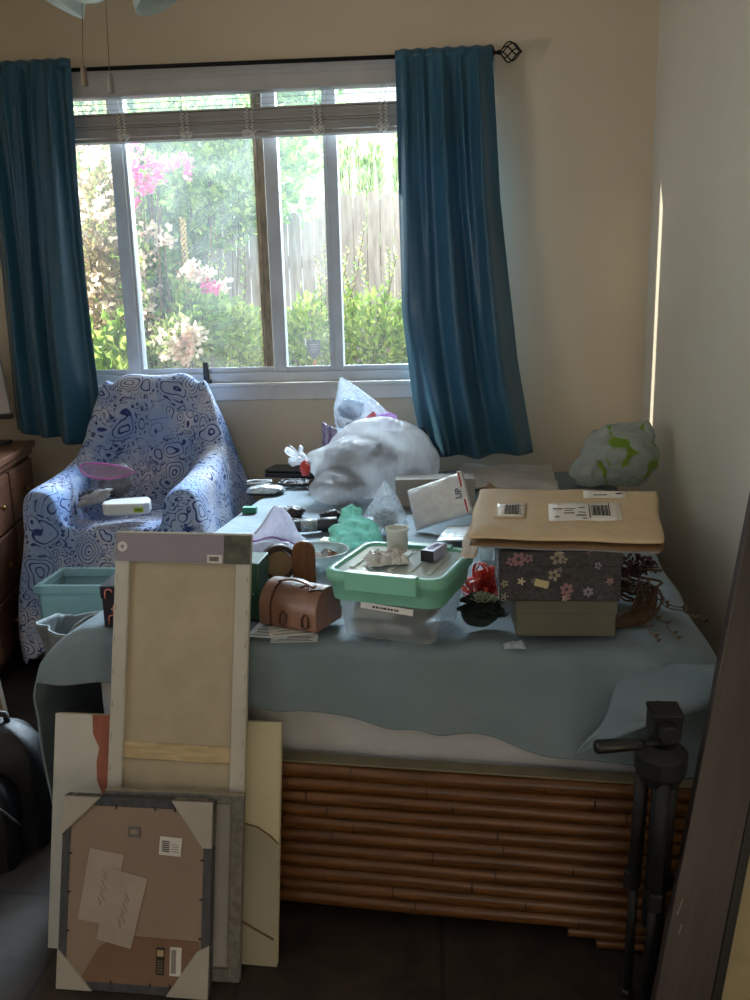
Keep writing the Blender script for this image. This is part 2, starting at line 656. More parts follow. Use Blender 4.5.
def curtain(name_label, left, right, ztop, zb, folds, y0, seed, pinches=()):
    """left/right: edge x at fractions of the drop; folds: (position, width, depth) of each pleat ridge"""
    cx = (left[0][1] + right[0][1]) / 2
    t = thing('curtain', name_label, 'curtain', (cx, y0, ztop))

    def fn(s, v):
        l, r = lerp_path(left, v), lerp_path(right, v)
        zbot = zb[0] + (zb[1] - zb[0]) * s
        z = ztop + (zbot - ztop) * v
        ss = s + 0.012 * math.sin(v * 5 + seed + s * 9)
        y = 0.0
        for p, wd, dp, sh in folds:
            q = (ss - (p + sh * v)) / wd
            y -= dp * (0.22 + 0.78 * min(1, v * 1.5)) * math.exp(-q * q)
        for p, wd, dp in pinches:
            q = (s - p - 0.05 * v * math.sin(seed + p * 7)) / (wd * (1 + 0.8 * v))
            y -= dp * (1 - 0.55 * v) * min(1, 0.25 + v * 9) * math.exp(-q * q)
        y += 0.006 * math.sin(v * 11 + s * 5 + seed) * v
        y += 0.010 * noise.noise(Vector((s * 4, v * 5, seed)))
        zz = z + 0.006 * math.sin(s * 14 + seed) * v
        if v < 0.012:
            y -= 0.0
        return (l + (r - l) * s - cx, y, zz - ztop)
    MB().surf(150, 90, fn).build('curtain_panel', M_curt, t, smooth=True, solid=0.003)
    # rod pocket: narrow folded header around the rod
    MB().surf(110, 12, lambda s, v: (left[0][1] + (right[0][1] - left[0][1]) * s - cx,
                                     -0.0155 * math.sin(PI * v) - 0.004 * (1 + math.sin(s * 42 + seed)) + 0.004,
                                     -0.036 + 0.045 * v + 0.0015 * math.sin(s * 42 + seed))).build('header', M_curt, t, smooth=True, solid=0.003)
    return t


yc = YW - 0.145
L = lambda px, py: atY(px, py, yc).x
curtain('teal satin curtain at the left end of the rod, hanging behind the armchair',
        [(0, L(-22, 65)), (0.5, L(0, 250)), (1, L(20, 438))], [(0, L(71, 66)), (0.3, L(78, 180)), (0.7, L(92, 330)), (1, L(106, 442))],
        2.415, (0.865, 0.80), [(0.10, 0.09, 0.05, 0.02), (0.36, 0.08, 0.07, 0.03), (0.70, 0.12, 0.12, -0.03)], yc, 1.0, ((0.12, 0.03, 0.03), (0.30, 0.028, 0.04), (0.46, 0.028, 0.036), (0.62, 0.026, 0.04), (0.80, 0.035, 0.05), (0.95, 0.03, 0.02)))
curtain('teal satin curtain at the right end of the rod, beside the cage finial',
        [(0, L(395, 58)), (0.35, L(399, 200)), (0.62, L(402, 300)), (0.85, L(413, 395)), (1, L(424, 452))],
        [(0, L(492, 54)), (0.35, L(500, 200)), (0.75, L(517, 345)), (1, L(533, 447))],
        2.385, (0.725, 0.742), [(0.14, 0.08, 0.06, 0.06), (0.44, 0.12, 0.085, 0.04), (0.84, 0.12, 0.09, -0.02)], yc, 4.0, ((0.10, 0.035, 0.04), (0.28, 0.035, 0.036), (0.47, 0.05, 0.04), (0.66, 0.032, 0.034), (0.84, 0.04, 0.036)))

# ------------------------------------------------------------------ ceiling fan with its lights
M_white = mat('white_enamel', (222, 220, 214), 0.35, var=0.03)
M_frost = mat('frosted_glass_shade', (214, 226, 224), 0.35, var=0.05, trans=0.45)
M_brass = mat('aged_brass_chain', (112, 96, 66), 0.4, metal=0.8, var=0.15)
fx0 = atY(107, 0, 2.2).x
fan = thing('ceiling_fan', 'white ceiling fan with frosted glass light shades and two pull chains', 'ceiling fan', (fx0, 2.2, ZC))
MB().lathe([(0.0, 0), (0.075, 0), (0.07, -0.03), (0.02, -0.05), (0.016, -0.06), (0.016, -0.32), (0.05, -0.33)], 24).build('ceiling_mount', M_white, fan, smooth=True)
MB().lathe([(r_, z_ - 0.18) for r_, z_ in [(0.05, -0.14), (0.13, -0.16), (0.14, -0.19), (0.13, -0.225), (0.075, -0.245), (0.07, -0.27), (0.085, -0.29), (0.085, -0.33), (0.05, -0.36), (0.0, -0.365)]], 28).build('motor_housing', M_white, fan, smooth=True)
for k in range(5):
    a = 2 * PI * k / 5 + 0.3
    R = Matrix.Rotation(a, 4, 'Z')
    bd = MB().prism([(0.17, -0.05), (0.3, -0.065), (0.6, -0.07), (0.66, -0.05), (0.68, 0), (0.66, 0.05), (0.6, 0.07), (0.3, 0.065), (0.17, 0.05)], -0.004, 0.004,
                    R @ Matrix.Translation((0, 0, -0.38)) @ Matrix.Rotation(0.2, 4, 'X'))
    bd.build('fan_blade', M_white, fan, bevel=0.003)
sh = MB
shade_dirs = [math.radians(178), math.radians(5), math.radians(-95)]
for a in shade_dirs:
    d = Vector((math.cos(a), math.sin(a), 0))
    ax = (d * 0.45 + Vector((0, 0, -0.89))).normalized()
    o0 = d * 0.060 + Vector((0, 0, -0.552))
    Q = ax.to_track_quat('Z', 'Y').to_matrix().to_4x4()
    Q.translation = o0
    arm = MB().tube([(d * 0.02) + Vector((0, 0, -0.525)), o0, o0 + ax * 0.025], 0.012, 10)
    ao = arm.build('light_arm', M_white, fan, smooth=True)
    s = MB().lathe([(0.022, 0.015), (0.030, 0.03), (0.045, 0.06), (0.058, 0.10), (0.060, 0.13), (0.066, 0.155)], 28, Q)
    s.build('lamp_shade', M_frost, fan, smooth=True, solid=0.003)
for px, py, bot, fobc in ((80, 5, 82, (112, 98, 78)), (106, 5, 89, (120, 118, 112))):
    t0 = atY(px, -30, 2.2) - Vector((fx0, 2.2, ZC))
    t1 = atY(px + (3 if px == 80 else 3.5), bot - 17, 2.2) - Vector((fx0, 2.2, ZC))
    t0 = Vector((t0.x * 0.8, 0, -0.52))
    ch = MB()
    n = 60
    for i in range(n + 1):
        ch.ball(t0.lerp(t1, i / n), 0.0017, 6, 4)
    ch.tube([t0, t1], 0.0007, 5)
    co = ch.build('pull_chain', M_brass, fan, smooth=True)
    q = t1
    MB().lathe([(0.002, 0.0), (0.005, -0.004), (0.0075, -0.009), (0.009, -0.045), (0.008, -0.049), (0.0, -0.05)], 12, Matrix.Translation(q)).build('pull_fob', mat('pull_fob_%d' % px, fobc, 0.5), co, smooth=True)
# ------------------------------------------------------------------ garden beyond the window
GZ = 0.25
structure(MB().span((-6, YW + TH, GZ - 0.2), (5, 9.5, GZ)).build('ground', mat('bare_garden_soil', (140, 118, 92), 0.95, var=0.2, vscale=6, bump=0.5, bscale=25)))


def leaf_mat(name, c, c2, trans=0.45, c3=None):
    k = NT(name)
    g = k.n('ShaderNodeNewGeometry')
    stops = [(0.0, lin(c)), (0.55, lin(c2))] + ([(1.0, lin(c3))] if c3 else [])
    colr = k.ramp(g.outputs['Random Per Island'], stops)
    k.l(colr, k.b.inputs['Base Color'])
    k.b.inputs['Roughness'].default_value = 0.5
    tl = k.n('ShaderNodeBsdfTranslucent')
    k.l(colr, tl.inputs['Color'])
    mx = k.n('ShaderNodeMixShader')
    mx.inputs[0].default_value = trans
    k.l(k.b.outputs[0], mx.inputs[1])
    k.l(tl.outputs[0], mx.inputs[2])
    k.l(mx.outputs[0], k.out.inputs['Surface'])
    return k.m


def leaf(mb, p, d, up, ln, wd):
    """one folded leaf of four corners and a midrib"""
    d = d.normalized()
    s = d.cross(up)
    s = s.normalized() if s.length > 1e-4 else d.orthogonal().normalized()
    n = s.cross(d)
    mb.add([p, p + d * ln * 0.5 + s * wd * 0.5 + n * wd * 0.15, p + d * ln, p + d * ln * 0.5 - s * wd * 0.5 + n * wd * 0.15],
           [(0, 1, 2), (0, 2, 3)])


def rv(r):
    while True:
        v = Vector((r.uniform(-1, 1), r.uniform(-1, 1), r.uniform(-1, 1)))
        if 0.05 < v.length < 1:
            return v


def foliage(mb, c, rad, n, ln, wd, r, shell=0.55, upb=0.3):
    for _ in range(n):
        v = rv(r)
        q = v.normalized() * (shell + (1 - shell) * r.random()) if r.random() < 0.75 else v
        q = q * (1 + 0.22 * noise.noise(v.normalized() * 2.6 + Vector(c)))
        p = Vector((c[0] + q.x * rad[0], c[1] + q.y * rad[1], c[2] + q.z * rad[2]))
        if p.z < GZ:
            p.z = GZ + 0.02
        d = (v.normalized() * 0.6 + rv(r) + Vector((0, 0, upb))).normalized()
        k = r.uniform(0.7, 1.25)
        leaf(mb, p, d, rv(r), ln * k, wd * k)


def stems(mb, base, c, rad, n, r, th=0.012):
    for _ in range(n):
        v = rv(r)
        e = Vector((c[0] + v.x * rad[0] * 0.8, c[1] + v.y * rad[1] * 0.8, c[2] + v.z * rad[2] * 0.7))
        b = Vector(base) + Vector((r.uniform(-1, 1) * rad[0] * 0.15, r.uniform(-1, 1) * rad[1] * 0.15, 0))
        m = b.lerp(e, 0.5) + rv(r) * 0.08
        mb.tube([b, m, e], [th, th * 0.7, th * 0.3], 6)


M_bark = mat('shrub_bark', (112, 92, 70), 0.9, var=0.2, bump=0.4)
G_dark = leaf_mat('deep_green_leaves', (74, 112, 60), (122, 160, 92), 0.5, (172, 194, 120))
G_mid = leaf_mat('mid_green_leaves', (98, 138, 64), (142, 178, 84), 0.5, (190, 210, 120))
G_lime = leaf_mat('yellow_green_leaves', (118, 150, 60), (158, 180, 84), 0.5, (196, 204, 116))
G_blue = leaf_mat('grey_green_leaves', (120, 146, 96), (158, 176, 112), 0.5, (190, 200, 140))
G_dry = leaf_mat('dried_vine_leaves', (136, 120, 92), (178, 156, 122), 0.45, (140, 162, 92))
G_pink = leaf_mat('pink_bougainvillea_bracts', (214, 74, 146), (232, 112, 174), 0.55, (240, 160, 200))
G_wht = leaf_mat('pale_bougainvillea_bracts', (226, 214, 196), (240, 228, 216), 0.5, (228, 190, 176))

# fence: two rails, capped posts and dog-eared pickets
M_fence = mat('weathered_fence_wood', (182, 168, 160), 0.85, c2=(146, 132, 126), vscale=5.0, stretch=(9, 9, 1.2), bump=0.4, bscale=30)
FY = 5.45
ftop = atY(370, 193, FY).z
fence = thing('garden_fence', 'weathered wooden picket fence with rounded tops beyond the garden shrubs', 'fence', (-0.7, FY, GZ))
pw = 0.078
for i in range(58):
    x = -3.0 + i * (pw + 0.006)
    hgt = ftop - GZ + 0.012 * math.sin(i * 2.7) - (0.09 if x < -0.75 else 0)
    a, b = x - pw / 2, x + pw / 2
    poly = [(a, 0), (b, 0), (b, hgt - 0.035), (b - 0.009, hgt - 0.012), (b - 0.026, hgt), (a + 0.026, hgt), (a + 0.009, hgt - 0.012), (a, hgt - 0.035)]
    MB().prism(poly, -0.009, 0.009, Matrix.Translation((0.7, 0.002 * math.sin(i * 3.3), 0)) @ Matrix.Rotation(PI / 2, 4, 'X')).build('picket', M_fence, fence)
for z in (0.35, ftop - GZ - 0.4):
    MB().span((-2.5, 0.012, z - 0.04), (2.7, 0.05, z + 0.04)).build('rail', M_fence, fence)
for x in (-1.6, 0.2, 1.9):
    MB().span((x - 0.045, 0.055, 0), (x + 0.045, 0.145, ftop - GZ - 0.08)).build('post', M_fence, fence)


def shrub(name, label, cat, c, rad, n, ln, wd, m, seed, nst=8, group=None, shoots=0, shm=None, shell=0.55):
    r = random.Random(seed)
    base = (c[0], c[1], GZ)
    t = thing(name, label, cat, base, group=group)
    lc = (0, 0, c[2] - GZ)
    fb = MB()
    noise_c = lc
    for _ in range(n):
        v = rv(r)
        q = v.normalized() * (shell + (1 - shell) * r.random()) if r.random() < 0.75 else v
        q = q * (1 + 0.3 * noise.noise(v.normalized() * 2.6 + Vector((seed, seed * 2, 0))))
        p = Vector((q.x * rad[0], q.y * rad[1], lc[2] + q.z * rad[2]))
        p.z = max(p.z, 0.02)
        k = r.uniform(0.7, 1.3)
        leaf(fb, p, v.normalized() * 0.6 + rv(r) + Vector((0, 0, 0.3)), rv(r), ln * k, wd * k)
    sb = MB()
    stems(sb, (0, 0, 0), lc, rad, nst, r)
    for _ in range(shoots):
        a = r.uniform(-1, 1)
        b0 = Vector((a * rad[0] * 0.9, r.uniform(-0.5, 0.5) * rad[1], lc[2] + rad[2] * 0.5))
        tip = b0 + Vector((r.uniform(-0.12, 0.16), r.uniform(-0.08, 0.08), r.uniform(0.28, 0.55)))
        sb.tube([b0, b0.lerp(tip, 0.5) + Vector((0.015, 0, 0)), tip], [0.004, 0.003, 0.002], 5)
        for j in range(34):
            u = j / 33
            p = b0.lerp(tip, u)
            an = j * 2.4
            d = Vector((math.cos(an), math.sin(an), 0.7))
            leaf(fb, p, d, Vector((0, 0, 1)), ln * (1.1 - 0.5 * u), wd * (1.1 - 0.5 * u))
    fb.build('foliage', m, t)
    sb.build('stems', M_bark, t)
    return t


def G(px, py, y):
    return tuple(atY(px, py, y))


# tall tree mass behind and above the fence
c = G(250, 120, 6.4)
shrub('garden_tree', 'broad leafy green tree overhanging the fence at its middle', 'tree', (c[0] - 0.45, 6.4, 2.85), (1.15, 0.6, 0.8), 6500, 0.10, 0.055, G_dark, 11, 12)
c = G(215, 170, 5.1)
shrub('garden_tree', 'dense green ivy tree in front of the fence, behind the pink flowers', 'tree', (c[0] - 0.12, 5.2, 2.22), (0.72, 0.18, 0.42), 4600, 0.065, 0.042, G_mid, 12, 10)
c = G(205, 250, 5.2)
shrub('garden_shrub', 'dark green climbing shrub against the fence below the pink flowers', 'shrub', (G(165, 250, 5.2)[0], 5.2, 1.35), (0.32, 0.14, 0.62), 2400, 0.065, 0.042, G_dark, 13, 8)
c = G(365, 160, 5.9)
tc = thing('cypress_hedge', 'row of pale upright cypress plumes rising above the fence at right', 'hedge', (c[0] + 0.15, 6.0, GZ))
r = random.Random(5)
pb, sb = MB(), MB()
for i in range(34):
    x = -0.42 + 1.6 * i / 33 + r.uniform(-0.03, 0.03)
    top = G(360, 150, 6.0)[2] - GZ + r.uniform(-0.18, 0.16)
    y = r.uniform(-0.15, 0.15)
    sb.tube([(x, y, 0), (x, y, top - 0.1)], [0.012, 0.004], 5)
    for j in range(300):
        u = r.random() ** 0.7
        z = 1.0 + (top - 1.0) * u
        w = 0.08 * (1 - u) + 0.012
        an = r.uniform(0, 2 * PI)
        leaf(pb, Vector((x + w * math.cos(an) * r.random(), y + w * math.sin(an) * r.random(), z)), Vector((0.25 * math.cos(an), 0.25 * math.sin(an), 1)), rv(r), 0.07, 0.012)
pb.build('foliage', G_blue, tc)
sb.build('stems', M_bark, tc)
# low hedge row inside the fence
for i, (px, py, y, rad, n, seed, m, lab, shs) in enumerate((
        (372, 352, 4.75, (0.24, 0.2, 0.30), 1500, 21, G_lime, 'yellow-green bush with tall upright shoots at the right end of the garden bed', 9),
        (308, 352, 4.8, (0.20, 0.2, 0.30), 1300, 22, G_lime, 'yellow-green bush beside the shield sign with one tall central shoot', 3),
        (236, 352, 4.7, (0.20, 0.2, 0.30), 1300, 23, G_lime, 'yellow-green bush left of the shaded window post', 5),
        (425, 345, 4.8, (0.18, 0.2, 0.32), 900, 24, G_lime, 'yellow-green bush mostly hidden behind the right curtain', 5))):
    c = G(px, py, y)
    shrub('garden_bush', lab, 'bush', (c[0], y, c[2]), rad, int(n * 1.5), 0.046, 0.022, m, seed, 8, 'bushes in the garden bed', shs)
# bougainvillea and its relatives on the left
c = G(106, 250, 4.75)
shrub('flowering_vine', 'tan dried vine climbing at the far left of the window', 'vine', (c[0], 4.75, 1.45), (0.26, 0.22, 1.25), 3600, 0.05, 0.034, G_dry, 31, 16, shell=0.2)
t = shrub('flowering_vine', 'pale cream bougainvillea cascading beside the left window bar', 'vine', (G(152, 280, 4.6)[0], 4.6, G(0, 285, 4.6)[2]), (0.15, 0.14, 0.34), 650, 0.06, 0.04, G_mid, 32, 8, shell=0.2)


def bracts(m, pts, parent, name='blossoms', size=0.036):
    r = random.Random(len(pts))
    size = size if m is G_wht else 0.032
    fb = MB()
    for p, n, spread in pts:
        for _ in range(int(n * (1.5 if m is G_wht else 0.9))):
            q = Vector(p) + Vector((r.gauss(0, spread), r.gauss(0, spread), r.gauss(0, spread)))
            for k in range(3):
                an = k * 2.1 + r.random() * 6
                leaf(fb, q, Vector((math.cos(an), math.sin(an) * 0.6 - 0.3, math.sin(an))), rv(r), size, size * 0.85)
    o = fb.build(name, m)
    o.parent = parent
    o.location = -parent.location
    return o


bracts(G_wht, [(G(150, 232, 4.5), 10, 0.02), (G(163, 240, 4.5), 12, 0.025), (G(146, 255, 4.5), 14, 0.03), (G(142, 275, 4.5), 16, 0.04), (G(148, 295, 4.5), 16, 0.04),
               (G(155, 320, 4.5), 14, 0.05), (G(150, 345, 4.5), 12, 0.05), (G(138, 240, 4.5), 10, 0.03), (G(170, 350, 4.5), 10, 0.05)], t)
bracts(G_wht, [(G(100, 200, 4.5), 14, 0.06), (G(112, 215, 4.5), 12, 0.05), (G(98, 290, 4.5), 16, 0.08), (G(96, 160, 4.5), 12, 0.06), (G(120, 170, 4.5), 10, 0.05)],
       [o for o in bpy.data.objects if o.get('label') == 'tan dried vine climbing at the far left of the window'][0])
t = shrub('flowering_vine', 'arching spray of vivid pink bougainvillea at upper left of the garden', 'vine', (G(150, 180, 4.55)[0], 4.55, G(0, 190, 4.55)[2]), (0.12, 0.1, 0.16), 160, 0.06, 0.035, G_mid, 33, 9, shell=0.2)
bracts(G_pink, [(G(px, py, 4.45), n, s) for px, py, n, s in ((132, 145, 12, 0.025), (133, 165, 12, 0.025), (137, 178, 14, 0.022), (147, 168, 6, 0.014), (156, 182, 14, 0.022), (163, 168, 8, 0.016),
                                                       (174, 163, 10, 0.018), (183, 160, 10, 0.018), (188, 171, 8, 0.015), (134, 203, 12, 0.025), (140, 190, 10, 0.02), (150, 160, 6, 0.015))], t)
t = shrub('flowering_shrub', 'shrub with white and pink flower heads in the middle of the left pane', 'shrub', (G(200, 315, 4.5)[0], 4.5, G(0, 325, 4.5)[2]), (0.16, 0.13, 0.2), 500, 0.055, 0.03, G_mid, 34, 8)
bracts(G_wht, [(G(190, 272, 4.4), 12, 0.022), (G(205, 274, 4.4), 8, 0.02), (G(222, 285, 4.4), 6, 0.014), (G(197, 268, 4.4), 8, 0.018)], t)
bracts(G_pink, [(G(208, 286, 4.4), 12, 0.02), (G(216, 288, 4.4), 8, 0.015), (G(204, 278, 4.4), 4, 0.012)], t, 'pink_blossoms')
t = shrub('flowering_shrub', 'low white-flowered shrub near the window sill', 'shrub', (G(182, 345, 4.4)[0], 4.4, G(0, 348, 4.4)[2]), (0.15, 0.12, 0.13), 420, 0.05, 0.03, G_blue, 35, 8)
bracts(G_wht, [(G(180, 338, 4.3), 26, 0.04), (G(192, 330, 4.3), 14, 0.03), (G(172, 348, 4.3), 18, 0.035), (G(188, 350, 4.3), 14, 0.035)], t)
shrub('garden_bush', 'low dark green bush at the foot of the dried vine', 'bush', (G(110, 340, 4.5)[0], 4.5, 1.0), (0.34, 0.2, 0.36), 1100, 0.07, 0.045, G_mid, 36, 8, shell=0.3)
# seed spikes
for px, top, bot, y, lab in ((187, 218, 300, 4.6, 'tall tan seed spike standing against the fence'), (179, 262, 300, 4.65, 'short tan seed spike beside the taller one')):
    a, b = G(px, top, y), G(px + 1, bot, y)
    t = thing('seed_spike', lab, 'plant', (b[0], y, GZ))
    MB().tube([(0, 0, 0), (0, 0, a[2] - GZ)], [0.008, 0.004], 6).build('stem', M_bark, t)
    r = random.Random(px)
    sb = MB()
    for i in range(110):
        z = b[2] - GZ + (a[2] - b[2]) * i / 110
        an = i * 2.4
        sb.ball((0.012 * math.cos(an), 0.012 * math.sin(an), z), (0.007, 0.007, 0.010), 6, 5)
    sb.build('seed_head', mat('tan_seed_pods', (196, 168, 112), 0.8, var=0.15), t, smooth=True)
# security sign on its stake in the garden bed
sp = G(314, 348, 4.35)
t = thing('yard_sign', 'small dark shield-shaped yard sign on a stake in front of the bushes', 'sign', (sp[0], 4.35, GZ))
hz = sp[2] - GZ
sh_poly = [(-0.034, 0.042), (-0.012, 0.040), (0, 0.046), (0.012, 0.040), (0.034, 0.042), (0.036, -0.004), (0.027, -0.034), (0.0, -0.060), (-0.027, -0.034), (-0.036, -0.004)]
RX = Matrix.Translation((0, 0, hz)) @ Matrix.Rotation(PI / 2, 4, 'X')
MB().prism(sh_poly, -0.003, 0.003, RX).build('shield', mat('dark_sign_enamel', (44, 38, 46), 0.4, var=0.1), t)
lb = MB()
for z, wd in ((0.018, 0.042), (0.006, 0.036), (-0.008, 0.036), (-0.02, 0.02)):
    lb.box((0, -0.004, hz + z), (wd, 0.001, 0.0035))
lb.build('sign_lines', mat('pale_sign_print', (120, 116, 124), 0.6), t)
MB().span((-0.006, 0.004, 0), (0.006, 0.010, hz + 0.02)).build('stake', mat('rusty_stake', (150, 92, 58), 0.7), t)
# small round blue ornament on the fence
b = G(147, 250, 5.05)
tag(MB().ball((0, 0, 0), (0.05, 0.02, 0.06), 16, 10).build('garden_ornament', mat('sky_blue_glaze', (90, 170, 206), 0.3), smooth=True), 'small sky-blue oval ornament among the cream flowers', 'ornament').location = b
# ------------------------------------------------------------------ bed
BED0, BEDR = Vector((-0.15, 1.592, 0)), math.radians(-5.2)
HW, BL, BT = 0.685, 2.12, 0.655


def bamboo_mat():
    k = NT('amber_bamboo')
    vec = k.coord(1.0, 'Object', (2.5, 30, 30))
    nz = k.noise(vec, 3.0, 5.0, 0.6)
    c = k.ramp(nz, [(0.25, lin((60, 35, 16))), (0.55, lin((96, 60, 28))), (0.8, lin((120, 80, 40)))])
    k.l(c, k.b.inputs['Base Color'])
    k.b.inputs['Roughness'].default_value = 0.35
    return k.m


M_bam = bamboo_mat()
M_node = mat('dark_bamboo_node', (58, 28, 14), 0.5, var=0.2)
M_matt = mat('white_mattress_cloth', (176, 178, 182), 0.8, var=0.04, bump=0.15, bscale=120)
M_base = mat('olive_grey_bed_base', (112, 104, 84), 0.8, var=0.1)
bed = thing('bed', 'bed with a split bamboo pole footboard and white mattress, heaped with belongings', 'bed', BED0, (0, 0, BEDR))
r = random.Random(3)


def pole(x0, x1, z, y, rad, parent, nodes=True):
    pts, rs = [], []
    xs = [x0]
    x = x0 + r.uniform(0.08, 0.3)
    nd = []
    while x < x1 - 0.04:
        nd.append(x)
        x += r.uniform(0.24, 0.42)
    n = 60
    for i in range(n + 1):
        xx = x0 + (x1 - x0) * i / n
        bulge = sum(math.exp(-((xx - q) / 0.012) ** 2) for q in nd)
        pts.append((xx, y, z + 0.0012 * math.sin(xx * 9 + z * 60)))
        rs.append(rad * (1 + 0.07 * bulge))
    po = MB().tube(pts, rs, 12).build('bamboo_pole', M_bam, parent, smooth=True)
    if nodes and nd:
        for q in nd:
            MB().tube([(q - 0.0022, y, z), (q, y, z), (q + 0.0022, y, z)], [rad * 1.04, rad * 1.09, rad * 1.04], 12).build('node_ring', M_node, po, smooth=True)


ph = 0.0314
for i in range(11):
    pole(-HW, HW, 0.0625 + ph * i, 0.018, ph * 0.53, bed)
for side in (-1, 1):
    for i, (a, b) in enumerate(((0.42, 0.66), (0.48, 0.655))):
        x0, x1 = (a, b) if side > 0 else (-b, -a)
        pole(x0, x1, 0.0355 - 0.0215 * i, 0.018, 0.0115, bed, nodes=False)
MB().span((-HW + 0.01, 0.034, 0.06), (HW - 0.01, 0.044, 0.385)).build('footboard_panel', M_node, bed)
for side in (-1, 1):
    MB().span((side * HW - (0.03 if side > 0 else 0), 0.08, 0.12), (side * HW + (0 if side > 0 else 0.03), BL, 0.385)).build('side_rail', M_bam, bed, bevel=0.004)
    for yy in (0.06, BL - 0.08):
        MB().span((side * (HW - 0.045) - 0.03, yy, 0.0), (side * (HW - 0.045) + 0.03, yy + 0.06, 0.2)).build('bed_leg', M_bam, bed, bevel=0.004)
MB().span((-HW + 0.035, 0.052, 0.26), (HW - 0.035, BL, 0.335)).build('slat_base', M_base, bed, bevel=0.01)
MB().span((-HW + 0.034, 0.072, 0.336), (HW - 0.034, BL, BT - 0.020)).build('mattress', M_matt, bed, bevel=0.035, seg=5)
MB().span((-HW + 0.0, 0.012, 0.394), (HW - 0.0, 0.050, 0.3985)).build('mattress_trim', M_base, bed, bevel=0.006)


def bw(u, v, z=BT):
    return BED0 + Matrix.Rotation(BEDR, 3, 'Z') @ Vector((u, v, z))


# blanket
def blanket_mat():
    k = NT('teal_grey_blanket')
    vec = k.coord(1.0)
    c = k.ramp(k.noise(vec, 5.0, 5.0), [(0.3, lin((102, 119, 127))), (0.7, lin((113, 130, 140)))])
    k.l(c, k.b.inputs['Base Color'])
    k.b.inputs['Roughness'].default_value = 0.75
    k.b.inputs['Sheen Weight'].default_value = 0.12
    k.b.inputs['Sheen Roughness'].default_value = 0.4
    h = k.math('ADD', k.math('MULTIPLY', k.noise(vec, 9.0, 4.0, 0.55, 0.6), 2.0), k.math('MULTIPLY', k.noise(vec, 260.0, 2.0), 0.15))
    k.bump(h, 0.35, 0.012)
    return k.m


M_blk = blanket_mat()
blk = thing('blanket', 'teal-grey blanket spread over the bed and hanging down its front and left side', 'blanket', BED0, (0, 0, BEDR))


def front_drop(u):
    # hem runs lower towards the right
    return 0.125 + 0.125 * max(0, min(1, (u + 0.5) / 1.1)) ** 1.1 + 0.004 * math.sin(u * 23)


def top_z(u, v):
    z = BT + 0.007 + 0.003 * noise.noise(Vector((u * 6, v * 6, 1))) + 0.0025 * math.sin(u * 11 + 9 * noise.noise(Vector((u * 2, v * 2, 4))))
    fr = math.exp(-(v / 0.16) ** 2)
    z += fr * 0.007 * math.sin(u * 26 + 3 * noise.noise(Vector((u * 5, v * 7, 2))))
    return z


def sstep(a, b, x):
    t = max(0, min(1, (x - a) / (b - a)))
    return t * t * (3 - 2 * t)


def arc(d, rr):
    """walk a distance d past an edge rounded with radius rr: (outward, down)"""
    if d <= 0:
        return 0.0, 0.0
    q = rr * PI / 2
    if d < q:
        return rr * math.sin(d / rr), rr * (1 - math.cos(d / rr))
    return rr, rr + (d - q)


LO, RO, FAR = 0.60, 0.10, 2.06
FE = 0.066                                    # the mattress front, behind the bamboo


def blanket(s, t):
    u = -HW - LO + (2 * HW + LO + RO) * s
    du = max(0, -HW - u + 0.02)
    dr = max(0, u - HW + 0.02)
    fd = front_drop(u) * (1 - sstep(0.0, 0.28, du))
    v = FE - fd + (FAR - FE + fd) * (t ** 1.25)
    dv = max(0, FE - v + 0.02)
    uu, vv = max(-HW + 0.02, min(HW - 0.02, u)), max(FE, v)
    z = top_z(uu, vv)
    x, y = uu, vv
    if dv > 0:
        o, d = arc(dv, 0.032)
        y = FE + 0.02 - o - 0.004 - 0.009 * d / 0.2 * (1 + math.sin(u * 13 + 2 * math.sin(u * 4)))
        z -= d
    if du > 0:
        # awning-like flare at the front corner, hanging straight further back
        fl = 0.045 * (1 - sstep(0.05, 0.7, v)) + 0.02
        if du < fl + 0.05:
            ox, oz = du * 0.93, 0.075 * (du / (fl + 0.05)) ** 1.6 + 0.02 * du
        else:
            e = du - fl - 0.05
            ox = (fl + 0.05) * 0.93 + 0.02 * math.sin(min(1, e / 0.12) * PI / 2) * (1 - 0.9 * sstep(0.1, 0.45, e)) - 0.018 * sstep(0.06, 0.4, e)
            oz = 0.075 + 0.02 * (fl + 0.05) + e * 0.97
        x = -HW + 0.02 - ox - 0.010 * math.sin(v * 9) * sstep(0.1, 0.4, du) - 0.012 * math.sin(v * 23 + 1) * sstep(0.15, 0.5, du)
        z = min(z, BT + 0.007) - oz * (1 - 0.4 * sstep(0.0, 0.1, dv))
        y = (y if dv > 0 else vv) - 0.03 * sstep(0.1, 0.45, du) * (1 - sstep(0.0, 0.5, v))
    if dr > 0:
        o, d = arc(dr, 0.045)
        x = HW - 0.02 + o + 0.004 * math.sin(v * 15)
        z -= d
    return (x, y, max(0.03, z))


M_olive = mat('blanket_underside', (120, 126, 104), 0.9, var=0.06)
bo = MB().surf(170, 190, blanket).build('blanket_sheet', M_blk, blk, smooth=True)
bo.data.materials.append(M_olive)
sd = bo.modifiers.new('thickness', 'SOLIDIFY')
sd.thickness = 0.006
sd.offset = -1
sd.material_offset = 0
# rolled-back fold at the right front corner
fold = MB()


def foldfn(s, t):
    A = Vector((0.42 + 0.30 * s, 0.0 - 0.02 * s, 0.45 + 0.16 * s ** 0.8))
    B = Vector((0.50 + 0.21 * s, 0.052, BT - 0.075 + 0.085 * s ** 0.6))
    p = A.lerp(B, t)
    curl = math.sin(PI * t) * 0.035 + 0.022 * math.exp(-(t / 0.16) ** 2) * math.sin(s * 5)
    p += Vector((0.0, -curl - 0.012 * math.sin(t * 9 + s * 6) * t, 0.012 * math.sin(t * 7 + s * 4)))
    return tuple(p)


fold.surf(40, 30, foldfn).build('blanket_fold', M_blk, blk, smooth=True, solid=0.006)

